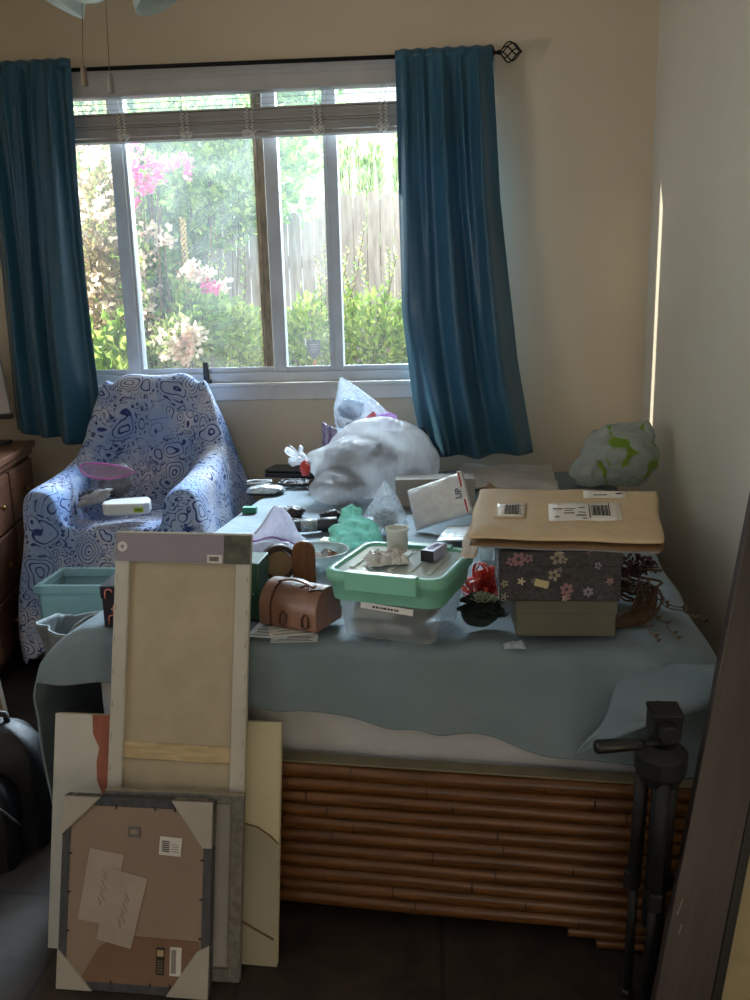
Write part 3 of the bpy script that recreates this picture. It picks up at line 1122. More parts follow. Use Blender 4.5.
# pale sheet uncovered at the far end
M_sheet = mat('pale_grey_sheet', (178, 172, 164), 0.85, var=0.06, bump=0.25, bscale=16, bdist=0.012)


def sheet(s, t):
    u = 0.05 + 0.41 * s
    v = 1.56 + 0.53 * t + 0.06 * math.sin(s * 5) * (1 - t)
    z = BT + 0.024 + 0.02 * math.sin(PI * min(1, t * 2)) * (0.4 + s * 0.6) + 0.012 * abs(noise.noise(Vector((u * 7 + v * 3, v * 5, 3)))) * 2
    z += 0.012 * math.sin(u * 17 + v * 9) * 0.5
    return (u, v, z)


sh_ = tag(MB().surf(70, 50, sheet).build('bed_sheet', M_sheet, smooth=True, solid=0.005), 'pale grey rumpled sheet at the far end of the bed under the right curtain', 'sheet')
sh_.location = BED0
sh_.rotation_euler = (0, 0, BEDR)
# ------------------------------------------------------------------ canvases and frames leaning on the bed
M_prim = mat('primed_white_canvas', (178, 175, 166), 0.8, var=0.04, bump=0.15, bscale=300)
M_rawc = mat('raw_cream_canvas', (168, 157, 136), 0.9, var=0.05, bump=0.3, bscale=260)
M_pine = mat('pale_pine_bar', (190, 172, 138), 0.7, c2=(160, 140, 104), vscale=5, stretch=(3, 20, 20))
M_staple = mat('steel_staples', (150, 150, 148), 0.35, metal=0.9)
M_label = mat('grey_card_label', (128, 122, 132), 0.6, var=0.04)
M_ldark = mat('dark_green_label_photo', (74, 78, 66), 0.6, var=0.3, vscale=40)
M_lite = mat('light_label_print', (196, 194, 190), 0.6, var=0.03)
M_ink = mat('black_ink', (34, 32, 32), 0.7, var=0.05)




# 1 large abstract painting at the back
M1, w, h = stand(-0.8618, 1.510, -3.5, 15.5, z=0.001), 0.515, 0.508
t = thing('painting', 'large abstract canvas with white, rust and cream fields, rearmost against the bed front', 'painting', M=M1)
M_cream = mat('cream_paint', (182, 176, 148), 0.7, var=0.05, vscale=3)
MB().span((0, 0.0, 0), (w, 0.016, h)).build('canvas', M_cream, t, bevel=0.003)


def flat_poly(mb, poly, y0, y1):
    return mb.prism(poly, -y1, -y0, Matrix.Rotation(PI / 2, 4, 'X'))


edge = [(0.30 * w, h), (0.305 * w, 0.86 * h), (0.30 * w, 0.75 * h), (0.315 * w, 0.67 * h), (0.315 * w, 0.5 * h), (0.34 * w, 0.3 * h), (0.36 * w, 0.15 * h), (0.33 * w, 0)]
flat_poly(MB(), [(0.0, 0.0)] + list(reversed(edge)) + [(0.0, h)], -0.0012, 0.0).build('white_field', mat('white_paint', (184, 184, 178), 0.7, var=0.04, bump=0.2), t)
rust = [(0.17 * w, h), (0.40 * w, h), (0.40 * w, 0.40 * h), (0.30 * w, 0.42 * h), (0.22 * w, 0.56 * h), (0.235 * w, 0.64 * h), (0.20 * w, 0.72 * h), (0.195 * w, 0.80 * h), (0.205 * w, 0.86 * h), (0.175 * w, 0.92 * h)]
flat_poly(MB(), rust, -0.0024, -0.0012).build('rust_field', mat('rust_paint', (160, 98, 74), 0.65, c2=(128, 70, 52), vscale=9), t)
low = [(0.62 * w, 0), (w, 0), (w, 0.50 * h), (0.96 * w, 0.535 * h), (0.91 * w, 0.565 * h), (0.84 * w, 0.582 * h), (0.62 * w, 0.59 * h)]
flat_poly(MB(), low, -0.0013, 0.0).build('grey_cream_field', mat('grey_cream_paint', (146, 140, 124), 0.7, var=0.05, vscale=4), t)
MB().tube([(0.70 * w, -0.002, 0.588 * h), (0.84 * w, -0.002, 0.58 * h), (0.91 * w, -0.002, 0.563 * h), (0.96 * w, -0.002, 0.533 * h), (w - 0.001, -0.002, 0.50 * h)], 0.0018, 6).build('brown_line', mat('brown_paint', (98, 70, 48), 0.7), t)
MB().tube([(0.74 * w, -0.002, 0.26 * h), (0.82 * w, -0.002, 0.19 * h), (0.9 * w, -0.002, 0.15 * h), (0.985 * w, -0.002, 0.11 * h)], 0.0022, 6).build('brown_line', mat('brown_paint', (98, 70, 48), 0.7), t)

# 2 tall canvas seen from its back
M2, w, h = stand(-0.7319, 1.4825, -3.5, 14.9, 0.71, 0.005), 0.3062, 0.916
t = thing('stretched_canvas', 'tall narrow canvas showing its stretcher back, with a grey label band along its top', 'canvas', M=M2)
fw = 0.033
MB().span((0.004, 0.0095, 0.004), (w - 0.004, 0.012, h - 0.004)).build('canvas_back', M_rawc, t)
for x0, x1 in ((0, fw), (w - fw, w)):
    MB().span((x0, 0, 0), (x1, 0.0135, h)).build('stretcher_bar', M_prim, t, bevel=0.003)
for z0, z1 in ((0, fw), (h - fw * 1.3, h)):
    MB().span((fw, 0.0005, z0), (w - fw, 0.013, z1)).build('stretcher_bar', M_prim, t, bevel=0.003)
zc = h * 0.483
MB().span((fw, 0.004, zc - 0.018), (w - fw, 0.0092, zc + 0.018)).build('cross_bar', M_pine, t, bevel=0.002)
lb = MB().span((0.001, -0.0016, h - 0.066), (w - 0.001, -0.0004, h - 0.004)).build('label_band', M_label, t)
MB().span((w * 0.805, -0.0022, h - 0.0655), (w - 0.001, -0.0016, h - 0.0045)).build('label_picture', M_ldark, lb)
rg = MB()
for k in range(24):
    a0, a1 = 2 * PI * k / 24, 2 * PI * (k + 1) / 24
    P = lambda a, q: (0.017 + q * math.cos(a), -0.0022, h - 0.034 + q * math.sin(a))
    rg.add([P(a0, 0.0045), P(a1, 0.0045), P(a1, 0.011), P(a0, 0.011)], [(0, 1, 2, 3)])
rg.build('label_ring', M_lite, lb)
bc = MB().span((w * 0.685, -0.0021, h - 0.0645), (w * 0.795, -0.0016, h - 0.047))
bc.build('barcode_label', M_lite, lb)
bb = MB()
for k in range(12):
    bb.span((w * 0.70 + k * 0.0018, -0.0025, h - 0.061), (w * 0.70 + k * 0.0018 + (0.0012 if k % 3 else 0.0006), -0.0021, h - 0.051))
bb.build('barcode', M_ink, lb)
for i in range(12):
    for x in (0.006, w - 0.006):
        z = 0.06 + i * (h - 0.16) / 11
        MB().span((x - 0.0009, -0.001, z - 0.006), (x + 0.0009, 0.0, z + 0.006)).build('staple', M_staple, t)

# 3 grey frame between
M3, w, h = stand(-0.7145, 1.4315, 0.1, 15.4, 1.19, 0.007), 0.2974, 0.380
t = thing('backed_picture', 'weathered grey picture frame standing between the picture with boxed corners and the tall canvas', 'picture frame', M=M3)
M_gfr = mat('weathered_grey_frame', (118, 116, 112), 0.75, c2=(86, 84, 82), vscale=60, bump=0.4, bscale=90)
M_pgrey = mat('pale_grey_backing', (150, 148, 148), 0.7, var=0.06, vscale=5)
for lo, hi in (((0, 0, 0), (0.014, 0.018, h)), ((w - 0.026, 0, 0), (w, 0.018, h)), ((0.014, 0, h - 0.02), (w - 0.026, 0.018, h)), ((0.014, 0, 0), (w - 0.026, 0.018, 0.026))):
    MB().span(lo, hi).build('frame_bar', M_gfr, t, bevel=0.002)
MB().span((0.012, 0.008, 0.02), (w - 0.024, 0.014, h - 0.018)).build('backing', M_pgrey, t)
MB().span((0.0, 0.0015, h - 0.003), (w, 0.019, h + 0.001)).build('top_ledge', mat('tan_frame_top', (150, 140, 122), 0.7), t, bevel=0.0008)

# 4 picture seen from its back, corners boxed
M4, w, h = stand(-0.7913, 1.398, -2.0, 16.2, 0.4, 0.003), 0.321, 0.388
t = thing('framed_picture', 'picture standing back to front with papers taped on it and all four corners boxed', 'picture frame', M=M4)
M_dfr = mat('charcoal_frame_edge', (70, 72, 78), 0.55, c2=(50, 52, 58), vscale=30, stretch=(3, 3, 1))
M_card = mat('brown_backing_card', (134, 117, 105), 0.85, var=0.06, vscale=6, bump=0.1)
M_card2 = mat('bare_brown_card', (114, 88, 70), 0.85, var=0.06)
M_prot = mat('corner_protector_card', (158, 153, 145), 0.55, var=0.06, vscale=10, bump=0.35, bscale=14)
b = 0.018
for lo, hi in (((0, 0, 0), (b, 0.026, h)), ((w - b, 0, 0), (w, 0.026, h)), ((b, 0, h - b), (w - b, 0.026, h)), ((b, 0, 0), (w - b, 0.026, b))):
    MB().span(lo, hi).build('frame_bar', M_dfr, t, bevel=0.002)
bk = MB().span((b - 0.003, 0.002, b - 0.003), (w - b + 0.003, 0.008, h - b + 0.003)).build('backing_board', M_card, t)
flat_poly(MB(), [(b + 0.03, b), (w - b - 0.01, b), (w - b, b + 0.04), (w - b - 0.004, h * 0.285), (w * 0.5, h * 0.29), (w * 0.36, h * 0.275), (w * 0.27, h * 0.22)], 0.0004, 0.002).build('bare_patch', M_card2, bk)
cp = [[(0, h), (0, h - 0.080), (0.082, h)], [(w, h), (w - 0.088, h), (w - 0.020, h - 0.092), (w, h - 0.092)], [(0, 0), (0.078, 0), (0.014, 0.066), (0, 0.080)], [(w, 0), (w, 0.105), (w - 0.026, 0.092), (w - 0.088, 0)]]
for poly in cp:
    flat_poly(MB(), poly, -0.004, 0.0265).build('corner_protector', M_prot, t, bevel=0.002)
M_tape = mat('frosted_tape_paper', (158, 147, 139), 0.35, var=0.06, vscale=14)
for (cx, cz, ww, hh, an, y) in ((0.275 * w, 0.535 * h, 0.074, 0.145, math.radians(-8), -0.0004), (0.42 * w, 0.43 * h, 0.076, 0.145, math.radians(-12), -0.0012)):
    R = Matrix.Translation((cx, y, cz)) @ Matrix.Rotation(-an, 4, 'Y')
    tp_ = MB().add([(-ww / 2, 0, -hh / 2), (ww / 2, 0, -hh / 2), (ww / 2, 0, hh / 2), (-ww / 2, 0, hh / 2), (-ww / 2, 0.0006, -hh / 2), (ww / 2, 0.0006, -hh / 2), (ww / 2, 0.0006, hh / 2), (-ww / 2, 0.0006, hh / 2)],
                   [(0, 1, 2, 3), (7, 6, 5, 4), (0, 4, 5, 1), (1, 5, 6, 2), (2, 6, 7, 3), (3, 7, 4, 0)], R).build('taped_paper', M_tape, bk)
    pr_ = MB()
    for k in range(9):
        z = -0.034 + k * 0.0075
        pr_.box((0.004 + 0.003 * math.sin(k * 4), -0.0004, z), (0.008 + 0.006 * (k % 3), 0.0003, 0.003), (0, 0.9, 0))
    pr_.add([(-0.0, -0.0003, -0.0)], [])
    po = pr_.build('faint_print', mat('faint_grey_print', (136, 126, 119), 0.6), tp_)
    po.data.transform(R)


def plate(x0, z0, x1, z1, m, name, an=0.0, parent=bk, y=0.0):
    cx, cz = (x0 + x1) / 2, (z0 + z1) / 2
    return MB().box((cx, y, cz), (x1 - x0, 0.0008, z1 - z0), (0, an, 0)).build(name, m, parent)


plate(0.445 * w, 0.80 * h, 0.525 * w, 0.855 * h, mat('grey_hanger_mark', (98, 92, 92), 0.6), 'hanger_mark')
plate(0.46 * w, 0.817 * h, 0.51 * w, 0.84 * h, mat('pale_hanger_centre', (140, 128, 116), 0.6), 'hanger_centre', y=-0.0006)
plate(0.655 * w, 0.715 * h, 0.80 * w, 0.81 * h, M_lite, 'sticker', math.radians(3))
for k in range(6):
    plate((0.672 + 0.0 * k) * w, (0.735 + k * 0.010) * h, 0.722 * w, (0.740 + k * 0.010) * h, M_ink, 'sticker_print', math.radians(3), y=-0.0006)
for k in range(4):
    plate(0.735 * w, (0.735 + k * 0.012) * h, (0.785 - 0.006 * (k % 2)) * w, (0.738 + k * 0.012) * h, mat('grey_ink', (120, 118, 118), 0.7), 'sticker_print', math.radians(3), y=-0.0006)
plate(0.655 * w, 0.105 * h, 0.71 * w, 0.245 * h, mat('black_sticker', (40, 34, 32), 0.5), 'sticker')
plate(0.662 * w, 0.20 * h, 0.703 * w, 0.232 * h, mat('tan_print', (168, 148, 118), 0.6), 'sticker_print', y=-0.0006)
for k in range(5):
    plate(0.664 * w, (0.118 + k * 0.014) * h, 0.70 * w, (0.122 + k * 0.014) * h, mat('dim_print', (118, 104, 94), 0.6), 'sticker_print', y=-0.0006)
plate(0.745 * w, 0.105 * h, 0.82 * w, 0.25 * h, M_lite, 'sticker')
for k in range(5):
    plate(0.755 * w + k * 0.0021, 0.118 * h, 0.7595 * w + k * 0.0021, 0.238 * h, mat('grey_ink', (120, 118, 118), 0.7), 'sticker_print', y=-0.0006)
for z in (0.3, 0.5, 0.7):
    for x in (b + 0.001, w - b - 0.001):
        MB().span((x - 0.004, -0.0012, z * h - 0.0015), (x + 0.004, 0.001, z * h + 0.0015)).build('fixing_tab', M_ink, t)
for x in (0.36, 0.62, 0.75):
    MB().span((x * w - 0.0015, -0.0012, h - b - 0.005), (x * w + 0.0015, 0.001, h - b + 0.004)).build('fixing_tab', M_ink, t)
    MB().span((x * w - 0.0015, -0.0012, b - 0.004), (x * w + 0.0015, 0.001, b + 0.005)).build('fixing_tab', M_ink, t)
# ------------------------------------------------------------------ armchair under its paisley throw
def paisley():
    k = NT('blue_white_paisley')
    vec = k.coord(1.0)
    warp = k.n('ShaderNodeTexNoise', Scale=5.0, Detail=2.0)
    k.l(vec, warp.inputs['Vector'])
    wv = k.n('ShaderNodeVectorMath', operation='MULTIPLY_ADD')
    k.l(warp.outputs['Color'], wv.inputs[0])
    wv.inputs[1].default_value = (0.16, 0.16, 0.16)
    k.l(vec, wv.inputs[2])
    big = k.n('ShaderNodeTexVoronoi', Scale=7.5)
    k.l(wv.outputs[0], big.inputs['Vector'])
    med = k.n('ShaderNodeTexVoronoi', Scale=26.0)
    k.l(wv.outputs[0], med.inputs['Vector'])
    edge = k.n('ShaderNodeTexVoronoi', Scale=6.5, feature='DISTANCE_TO_EDGE')
    k.l(wv.outputs[0], edge.inputs['Vector'])
    # nested rings inside each teardrop, dotted rims, small curls and vine lines between them
    rings = k.math('SINE', k.math('MULTIPLY', big.outputs['Distance'], 58.0))
    curls = k.math('SINE', k.math('MULTIPLY', med.outputs['Distance'], 20.0))
    inside = k.ramp(big.outputs['Distance'], [(0.40, (1, 1, 1, 1)), (0.43, (0, 0, 0, 1))])
    l1 = k.mix(1.0, k.ramp(rings, [(0.62, (0, 0, 0, 1)), (0.80, (1, 1, 1, 1))]), inside, 'MULTIPLY')
    l2 = k.ramp(curls, [(0.66, (0, 0, 0, 1)), (0.82, (1, 1, 1, 1))])
    vine = k.math('PINGPONG', k.math('MULTIPLY', k.noise(vec, 9.0, 1.0, 0.5, 1.8), 5.0), 0.5)
    l3 = k.ramp(vine, [(0.035, (1, 1, 1, 1)), (0.075, (0, 0, 0, 1))])
    dots = k.n('ShaderNodeTexVoronoi', Scale=58.0)
    k.l(wv.outputs[0], dots.inputs['Vector'])
    band = k.ramp(k.math('ABSOLUTE', k.math('SUBTRACT', big.outputs['Distance'], 0.47)), [(0.03, (1, 1, 1, 1)), (0.045, (0, 0, 0, 1))])
    l4 = k.mix(1.0, k.ramp(dots.outputs['Distance'], [(0.34, (1, 1, 1, 1)), (0.44, (0, 0, 0, 1))]), band, 'MULTIPLY')
    zone = k.ramp(k.noise(vec, 4.0, 2.0), [(0.44, (0, 0, 0, 1)), (0.52, (1, 1, 1, 1))])
    outer = k.mix(zone, l3, l2)
    outer = k.mix(inside, outer, (0, 0, 0, 1))
    lines = k.mix(1.0, k.mix(1.0, outer, l1, 'LIGHTEN'), l4, 'LIGHTEN')
    ground = k.ramp(k.noise(vec, 3.2, 3.0), [(0.40, lin((196, 200, 214))), (0.58, lin((140, 166, 208)))])
    fill = k.ramp(big.outputs['Color'], [(0.55, (0, 0, 0, 1)), (0.6, (1, 1, 1, 1))])
    ground = k.mix(k.math('MULTIPLY', fill, 0.35), ground, lin((104, 140, 200)))
    k.l(k.mix(lines, ground, lin((38, 58, 122))), k.b.inputs['Base Color'])
    k.b.inputs['Roughness'].default_value = 0.8
    k.bump(k.noise(vec, 16.0, 4.0), 0.3, 0.01)
    return k.m


M_pais = paisley()
AX, AY = -1.245, 2.98                      # middle of the seat's front edge
chair = thing('armchair', 'armchair under the window draped in a blue and white paisley throw', 'armchair', (AX, AY, 0))


def resample(pts, n):
    pts = [Vector((p[0], 0, p[1])) for p in pts]
    # smooth the corners a little before walking along the profile
    fine = []
    for i in range(len(pts) - 1):
        p0, p1, p2, p3 = pts[max(0, i - 1)], pts[i], pts[i + 1], pts[min(len(pts) - 1, i + 2)]
        for k in range(12):
            t = k / 12
            q = 0.5 * ((2 * p1) + (p2 - p0) * t + (2 * p0 - 5 * p1 + 4 * p2 - p3) * t * t + (3 * p1 - p0 - 3 * p2 + p3) * t ** 3)
            fine.append(q.lerp(p1.lerp(p2, t), 0.55))
    fine.append(pts[-1])
    d = [0.0]
    for a, b in zip(fine, fine[1:]):
        d.append(d[-1] + (b - a).length)
    out = []
    j = 0
    for k in range(n):
        s = d[-1] * k / (n - 1)
        while j < len(d) - 2 and d[j + 1] < s:
            j += 1
        u = (s - d[j]) / max(1e-9, d[j + 1] - d[j])
        out.append(fine[j].lerp(fine[j + 1], u))
    return out


def section(wl, hem, arm_out, arm_z, arm_in, mid_z, seat_half, top_half=None, wr=None):
    """half widths and heights of one slice through the draped chair; left and right may differ"""
    wr = wl if wr is None else wr
    return [(-wl, hem), (-(wl * 0.55 + arm_out * 0.45), hem + (arm_z - hem) * 0.45), (-arm_out, arm_z - 0.03), (-(arm_out + arm_in) / 2, arm_z), (-arm_in, arm_z - 0.03),
            (-seat_half, mid_z + 0.01), (0, mid_z), (seat_half, mid_z + 0.01), (arm_in, arm_z - 0.03), ((arm_out + arm_in) / 2, arm_z), (arm_out, arm_z - 0.03),
            (wr * 0.55 + arm_out * 0.45, hem + (arm_z - hem) * 0.45), (wr, hem)]


ST = [  # y, section
    (0.76, section(0.36, 0.20, 0.26, 0.80, 0.22, 0.86, 0.17, wr=0.52)),
    (0.72, section(0.36, 0.16, 0.245, 1.00, 0.205, 1.03, 0.15, wr=0.52)),
    (0.68, section(0.36, 0.14, 0.235, 1.085, 0.20, 1.095, 0.14, wr=0.52)),
    (0.64, section(0.37, 0.13, 0.24, 1.10, 0.20, 1.108, 0.14, wr=0.52)),
    (0.60, section(0.37, 0.12, 0.255, 1.055, 0.205, 1.07, 0.14, wr=0.51)),
    (0.575, section(0.38, 0.12, 0.275, 0.98, 0.21, 0.96, 0.14, wr=0.50)),
    (0.555, section(0.38, 0.12, 0.295, 0.92, 0.21, 0.83, 0.14, wr=0.49)),
    (0.53, section(0.385, 0.12, 0.31, 0.86, 0.21, 0.72, 0.14, wr=0.48)),
    (0.50, section(0.39, 0.11, 0.325, 0.82, 0.21, 0.635, 0.15, wr=0.47)),
    (0.46, section(0.39, 0.10, 0.33, 0.79, 0.212, 0.590, 0.17, wr=0.46)),
    (0.34, section(0.395, 0.08, 0.335, 0.755, 0.215, 0.578, 0.18, wr=0.45)),
    (0.20, section(0.40, 0.06, 0.335, 0.74, 0.215, 0.566, 0.185, wr=0.44)),
    (0.06, section(0.40, 0.05, 0.335, 0.73, 0.215, 0.568, 0.185, wr=0.43)),
    (0.02, section(0.40, 0.05, 0.333, 0.722, 0.218, 0.56, 0.185, wr=0.42)),
    (0.002, section(0.40, 0.05, 0.332, 0.69, 0.220, 0.535, 0.19, wr=0.41)),
    (-0.012, section(0.40, 0.05, 0.332, 0.56, 0.222, 0.45, 0.19, wr=0.40)),
    (-0.022, section(0.395, 0.045, 0.332, 0.40, 0.225, 0.33, 0.19, wr=0.39)),
    (-0.032, section(0.39, 0.045, 0.332, 0.24, 0.225, 0.20, 0.19, wr=0.38)),
    (-0.040, section(0.38, 0.04, 0.332, 0.10, 0.225, 0.09, 0.19, wr=0.37)),
]
NP = 140
rows = [[(q.x, y, q.z) for q in resample(s, NP)] for y, s in ST]
dense = []
for a, b in zip(rows, rows[1:]):
    for k in range(5):
        dense.append([Vector(p).lerp(Vector(q), k / 5) for p, q in zip(a, b)])
dense.append([Vector(p) for p in rows[-1]])
for _ in range(3):
    new = [row[:] for row in dense]
    for j in range(1, len(dense) - 1):
        for i in range(1, NP - 1):
            new[j][i] = (dense[j][i] * 2 + dense[j - 1][i] + dense[j + 1][i] + dense[j][i - 1] + dense[j][i + 1]) / 6
    dense = new
vs, fs = [], []
for j, row in enumerate(dense):
    for i, p in enumerate(row):
        side = abs(i / (NP - 1) - 0.5) * 2
        hang = max(0, 1 - p.z / 0.7)
        f = hang * (0.020 * math.sin(p.y * 24 + 2 * math.sin(p.z * 5)) if side > 0.55 else 0.0)
        g = hang * 0.016 * math.sin(p.x * 26 + 1.5 * math.sin(p.z * 6)) if p.y < 0.05 else 0.0
        nn = 0.010 * noise.noise(Vector((p.x * 6, p.y * 6, p.z * 5)))
        # stretched tension folds across the back
        tf = 0.007 * math.sin((p.x * 0.8 + p.z) * 34 + 2) * max(0, p.z - 0.62) if p.y > 0.50 else 0
        vs.append((p.x + (f if p.x > 0 else -f) + nn, p.y + g + nn - tf, max(0.02, p.z + nn * 0.6)))
nr = len(dense)
for j in range(nr - 1):
    for i in range(NP - 1):
        fs.append((j * NP + i, (j + 1) * NP + i, (j + 1) * NP + i + 1, j * NP + i + 1))
mb = MB()
mb.add(vs, fs)
th = mb.build('throw', M_pais, chair, smooth=True, solid=0.005)
# the chair's own frame, under the cloth
M_uph = mat('dark_chair_upholstery', (70, 62, 56), 0.8)
MB().span((-0.20, 0.05, 0.30), (0.20, 0.48, 0.535)).build('seat', M_uph, chair, bevel=0.03)
MB().span((-0.19, 0.60, 0.30), (0.19, 0.67, 1.02)).build('backrest', M_uph, chair, bevel=0.03)
for s in (-1, 1):
    MB().span((s * 0.285 - 0.02, 0.07, 0.25), (s * 0.285 + 0.02, 0.50, 0.58)).build('armrest', M_uph, chair, bevel=0.02)
    for y in (0.20, 0.58):
        MB().span((s * 0.18 - 0.025, y, 0.0), (s * 0.18 + 0.025, y + 0.05, 0.3)).build('leg', M_uph, chair, bevel=0.004)

# ------------------------------------------------------------------ things on the chair's seat
SZ = 0.612
M_zip = film('clear_zip_bag_film', (216, 214, 220), clear=0.80, bump=0.5)
M_pinkzip = mat('pink_zip_strip', (206, 120, 190), 0.35, var=0.1, trans=0.3)


def seatp(px, py, z=SZ):
    return atZ(px, py, z)


p = atY(107, 480, 3.30)
zb = thing('zip_bag', 'clear zip bag with a pink closure and dark contents, lying on the armchair seat', 'zip bag', (p.x + 0.048, 3.270, SZ + 0.006))
MB().ico((0, 0.0, 0.075), (0.099, 0.064, 0.080), 3, 0.10, 1.8, 4, flat=0.004, ridge=0.25).build('bag', M_zip, zb, smooth=True)
zs = [(-0.135, -0.045, 0.158), (-0.10, -0.078, 0.125), (-0.03, -0.092, 0.108), (0.05, -0.085, 0.112), (0.125, -0.055, 0.132), (0.06, -0.045, 0.152), (-0.03, -0.035, 0.165), (-0.10, -0.03, 0.168)]
MB().tube(zs, 0.0048, 8, closed=True).build('zip_closure', M_pinkzip, zb, smooth=True, sub=1)
mouth = MB()
mouth.add([Vector(q_) for q_ in zs], [tuple(range(len(zs)))])
mouth.build('bag_mouth', film('pink_tinted_film', (222, 190, 216), clear=0.45, bump=0.6), zb)
M_brownstuff = mat('brown_black_oddments', (52, 40, 34), 0.7, c2=(14, 13, 15), vscale=30, bump=0.6, bscale=50)
cnt = MB().ico((0, 0, 0), (0.070, 0.041, 0.045), 5, 0.10, 3.0, 4, ridge=0.25)
o = tag(cnt.build('dark_oddments', M_brownstuff, smooth=True), 'dark brown oddments inside the pink-edged zip bag on the armchair', 'oddments')
o.location = (p.x + 0.044, 3.270, SZ + 0.070)
# bundle of grey gloves / cloth
M_glove = mat('pale_grey_knit', (172, 170, 172), 0.85, var=0.08, vscale=20, bump=0.4, bscale=120)
M_glovd = mat('slate_cloth', (78, 82, 92), 0.8, var=0.15, vscale=16, bump=0.4, bscale=40)
q = atY(88, 496, 3.17)
gl = thing('cloth_bundle', 'bundle of folded grey and slate cloth in front of the zip bag on the armchair', 'cloth', (q.x + 0.046, 3.145, SZ + 0.022))
MB().ico((-0.012, 0.004, 0.026), (0.056, 0.032, 0.034), 8, 0.15, 2.0, 4, flat=0.002, ridge=0.4).build('dark_fold', M_glovd, gl, smooth=True)
for k, (cx_, cy_, cz_, rx_, ry_, rz_, an) in enumerate(((0.004, -0.030, 0.030, 0.056, 0.017, 0.022, 0.18), (0.022, -0.014, 0.047, 0.046, 0.020, 0.013, -0.12), (-0.022, -0.042, 0.016, 0.040, 0.014, 0.013, 0.5))):
    MB().ico((cx_, cy_, cz_), (rx_, ry_, rz_), 40 + k, 0.22, 2.0, 4, ridge=0.5, M=Matrix.Rotation(an, 4, 'Z') @ Matrix.Rotation(-0.25, 4, 'Y')).build('cloth_fold', M_glove, gl, smooth=True)
# white device with a lime label
q = atZ(121, 511, SZ)
dv = thing('handheld_device', 'white handheld electronic device with a lime label on the front of the armchair seat', 'device', (q.x + 0.034, 3.095, SZ + 0.0), (math.radians(8), 0, math.radians(14)))
poly = [(-0.092, -0.014), (-0.08, -0.034), (0.062, -0.046), (0.088, -0.03), (0.092, 0.012), (0.08, 0.042), (-0.056, 0.034), (-0.088, 0.010)]
MB().prism(poly, 0.0, 0.048).build('case', mat('white_plastic', (222, 224, 222), 0.35, var=0.03), dv, bevel=0.009, seg=4)
MB().box((0.048, -0.0450, 0.023), (0.036, 0.0016, 0.020), (0, 0, math.radians(-3))).build('label', mat('lime_label', (172, 196, 44), 0.5, var=0.15, vscale=60), dv)
MB().box((0.048, -0.0459, 0.023), (0.024, 0.0008, 0.007), (0, 0, math.radians(-3))).build('label_print', mat('olive_print', (110, 128, 40), 0.6), dv)

# ------------------------------------------------------------------ desk at the left edge
def wood_mat(name, c, c2, stretch=(14, 1.6, 14)):
    k = NT(name)
    v = k.coord(1.0, 'Object', stretch)
    nz = k.noise(v, 4.0, 6.0, 0.6, 0.8)
    k.l(k.ramp(nz, [(0.3, lin(c2)), (0.7, lin(c))]), k.b.inputs['Base Color'])
    k.b.inputs['Roughness'].default_value = 0.4
    return k.m


M_desk = wood_mat('reddish_desk_wood', (124, 84, 64), (92, 58, 44))
M_knob = mat('brass_knob', (150, 120, 70), 0.35, metal=0.9)
dc = atY(33, 441, 3.62)
DZ = dc.z
yaw = math.radians(14)
desk = thing('desk', 'reddish brown wooden desk at the left edge, beside the armchair', 'desk', (dc.x, 3.62, 0), (0, 0, yaw))
# local: x<0 towards the left wall, y<0 towards the camera; the drawer side faces +x
DW, DL = 0.55, 0.84
MB().span((-DW, -DL, DZ - 0.028), (0, 0.04, DZ)).build('desktop', M_desk, desk, bevel=0.005)
MB().span((-DW + 0.02, -DL + 0.02, DZ - 0.055), (-0.012, 0.02, DZ - 0.028)).build('top_moulding', M_desk, desk, bevel=0.004)
MB().span((-DW + 0.03, -DL + 0.03, 0.05), (-0.03, 0.01, DZ - 0.055)).build('carcass', M_desk, desk, bevel=0.003)
MB().span((-DW + 0.04, -DL + 0.05, 0.0), (-0.05, -0.01, 0.05)).build('plinth', M_desk, desk)
dh = (DZ - 0.055 - 0.08) / 3
for i in range(3):
    z0 = 0.07 + i * dh
    for y0, y1 in ((-DL + 0.05, -0.42), (-0.40, -0.01)):
        d = MB().span((-0.032, y0, z0 + 0.008), (-0.014, y1, z0 + dh - 0.008)).build('drawer', M_desk, desk, bevel=0.004)
        MB().lathe([(0.004, 0), (0.005, 0.01), (0.012, 0.016), (0.012, 0.022), (0.0, 0.026)], 14, Matrix.Translation((-0.014, (y0 + y1) / 2, z0 + dh / 2)) @ Matrix.Rotation(PI / 2, 4, 'Y')).build('knob', M_knob, d, smooth=True)

RZ = Matrix.Rotation(yaw, 3, 'Z')


def on_desk(px, py):
    return atZ(px, py, DZ)


# monitor seen from behind: pale panel on a dark foot
m0 = atY(18, 412, 3.60)
mon = thing('monitor', 'pale grey flat screen on a black foot, cut by the left edge above the desk', 'monitor', (m0.x + 0.004, 3.53, DZ + 0.001), (0, 0, math.radians(14)))
hz = m0.z - DZ
top = atY(8, 338, 3.60).z - DZ
scr = MB().span((-0.42, -0.014, 0), (0.0, 0.014, top - hz + 0.0))
so = scr.build('screen', mat('pale_grey_screen', (176, 170, 168), 0.4, var=0.03), mon, bevel=0.006)
so.location = (0, 0, hz)
so.rotation_euler = (math.radians(-4), math.radians(-5), 0)
MB().span((-0.24, -0.02, 0.01), (-0.16, 0.02, hz + 0.1)).build('neck', mat('black_plastic', (22, 22, 24), 0.4), mon, bevel=0.004)
MB().span((-0.34, -0.06, 0.0), (-0.02, 0.06, 0.014)).build('foot', mat('black_plastic', (22, 22, 24), 0.4), mon, bevel=0.004)
MB().span((-0.42, -0.018, hz - 0.022), (0.006, 0.016, hz - 0.001)).build('lower_bezel', mat('black_plastic', (22, 22, 24), 0.4), mon, bevel=0.003)
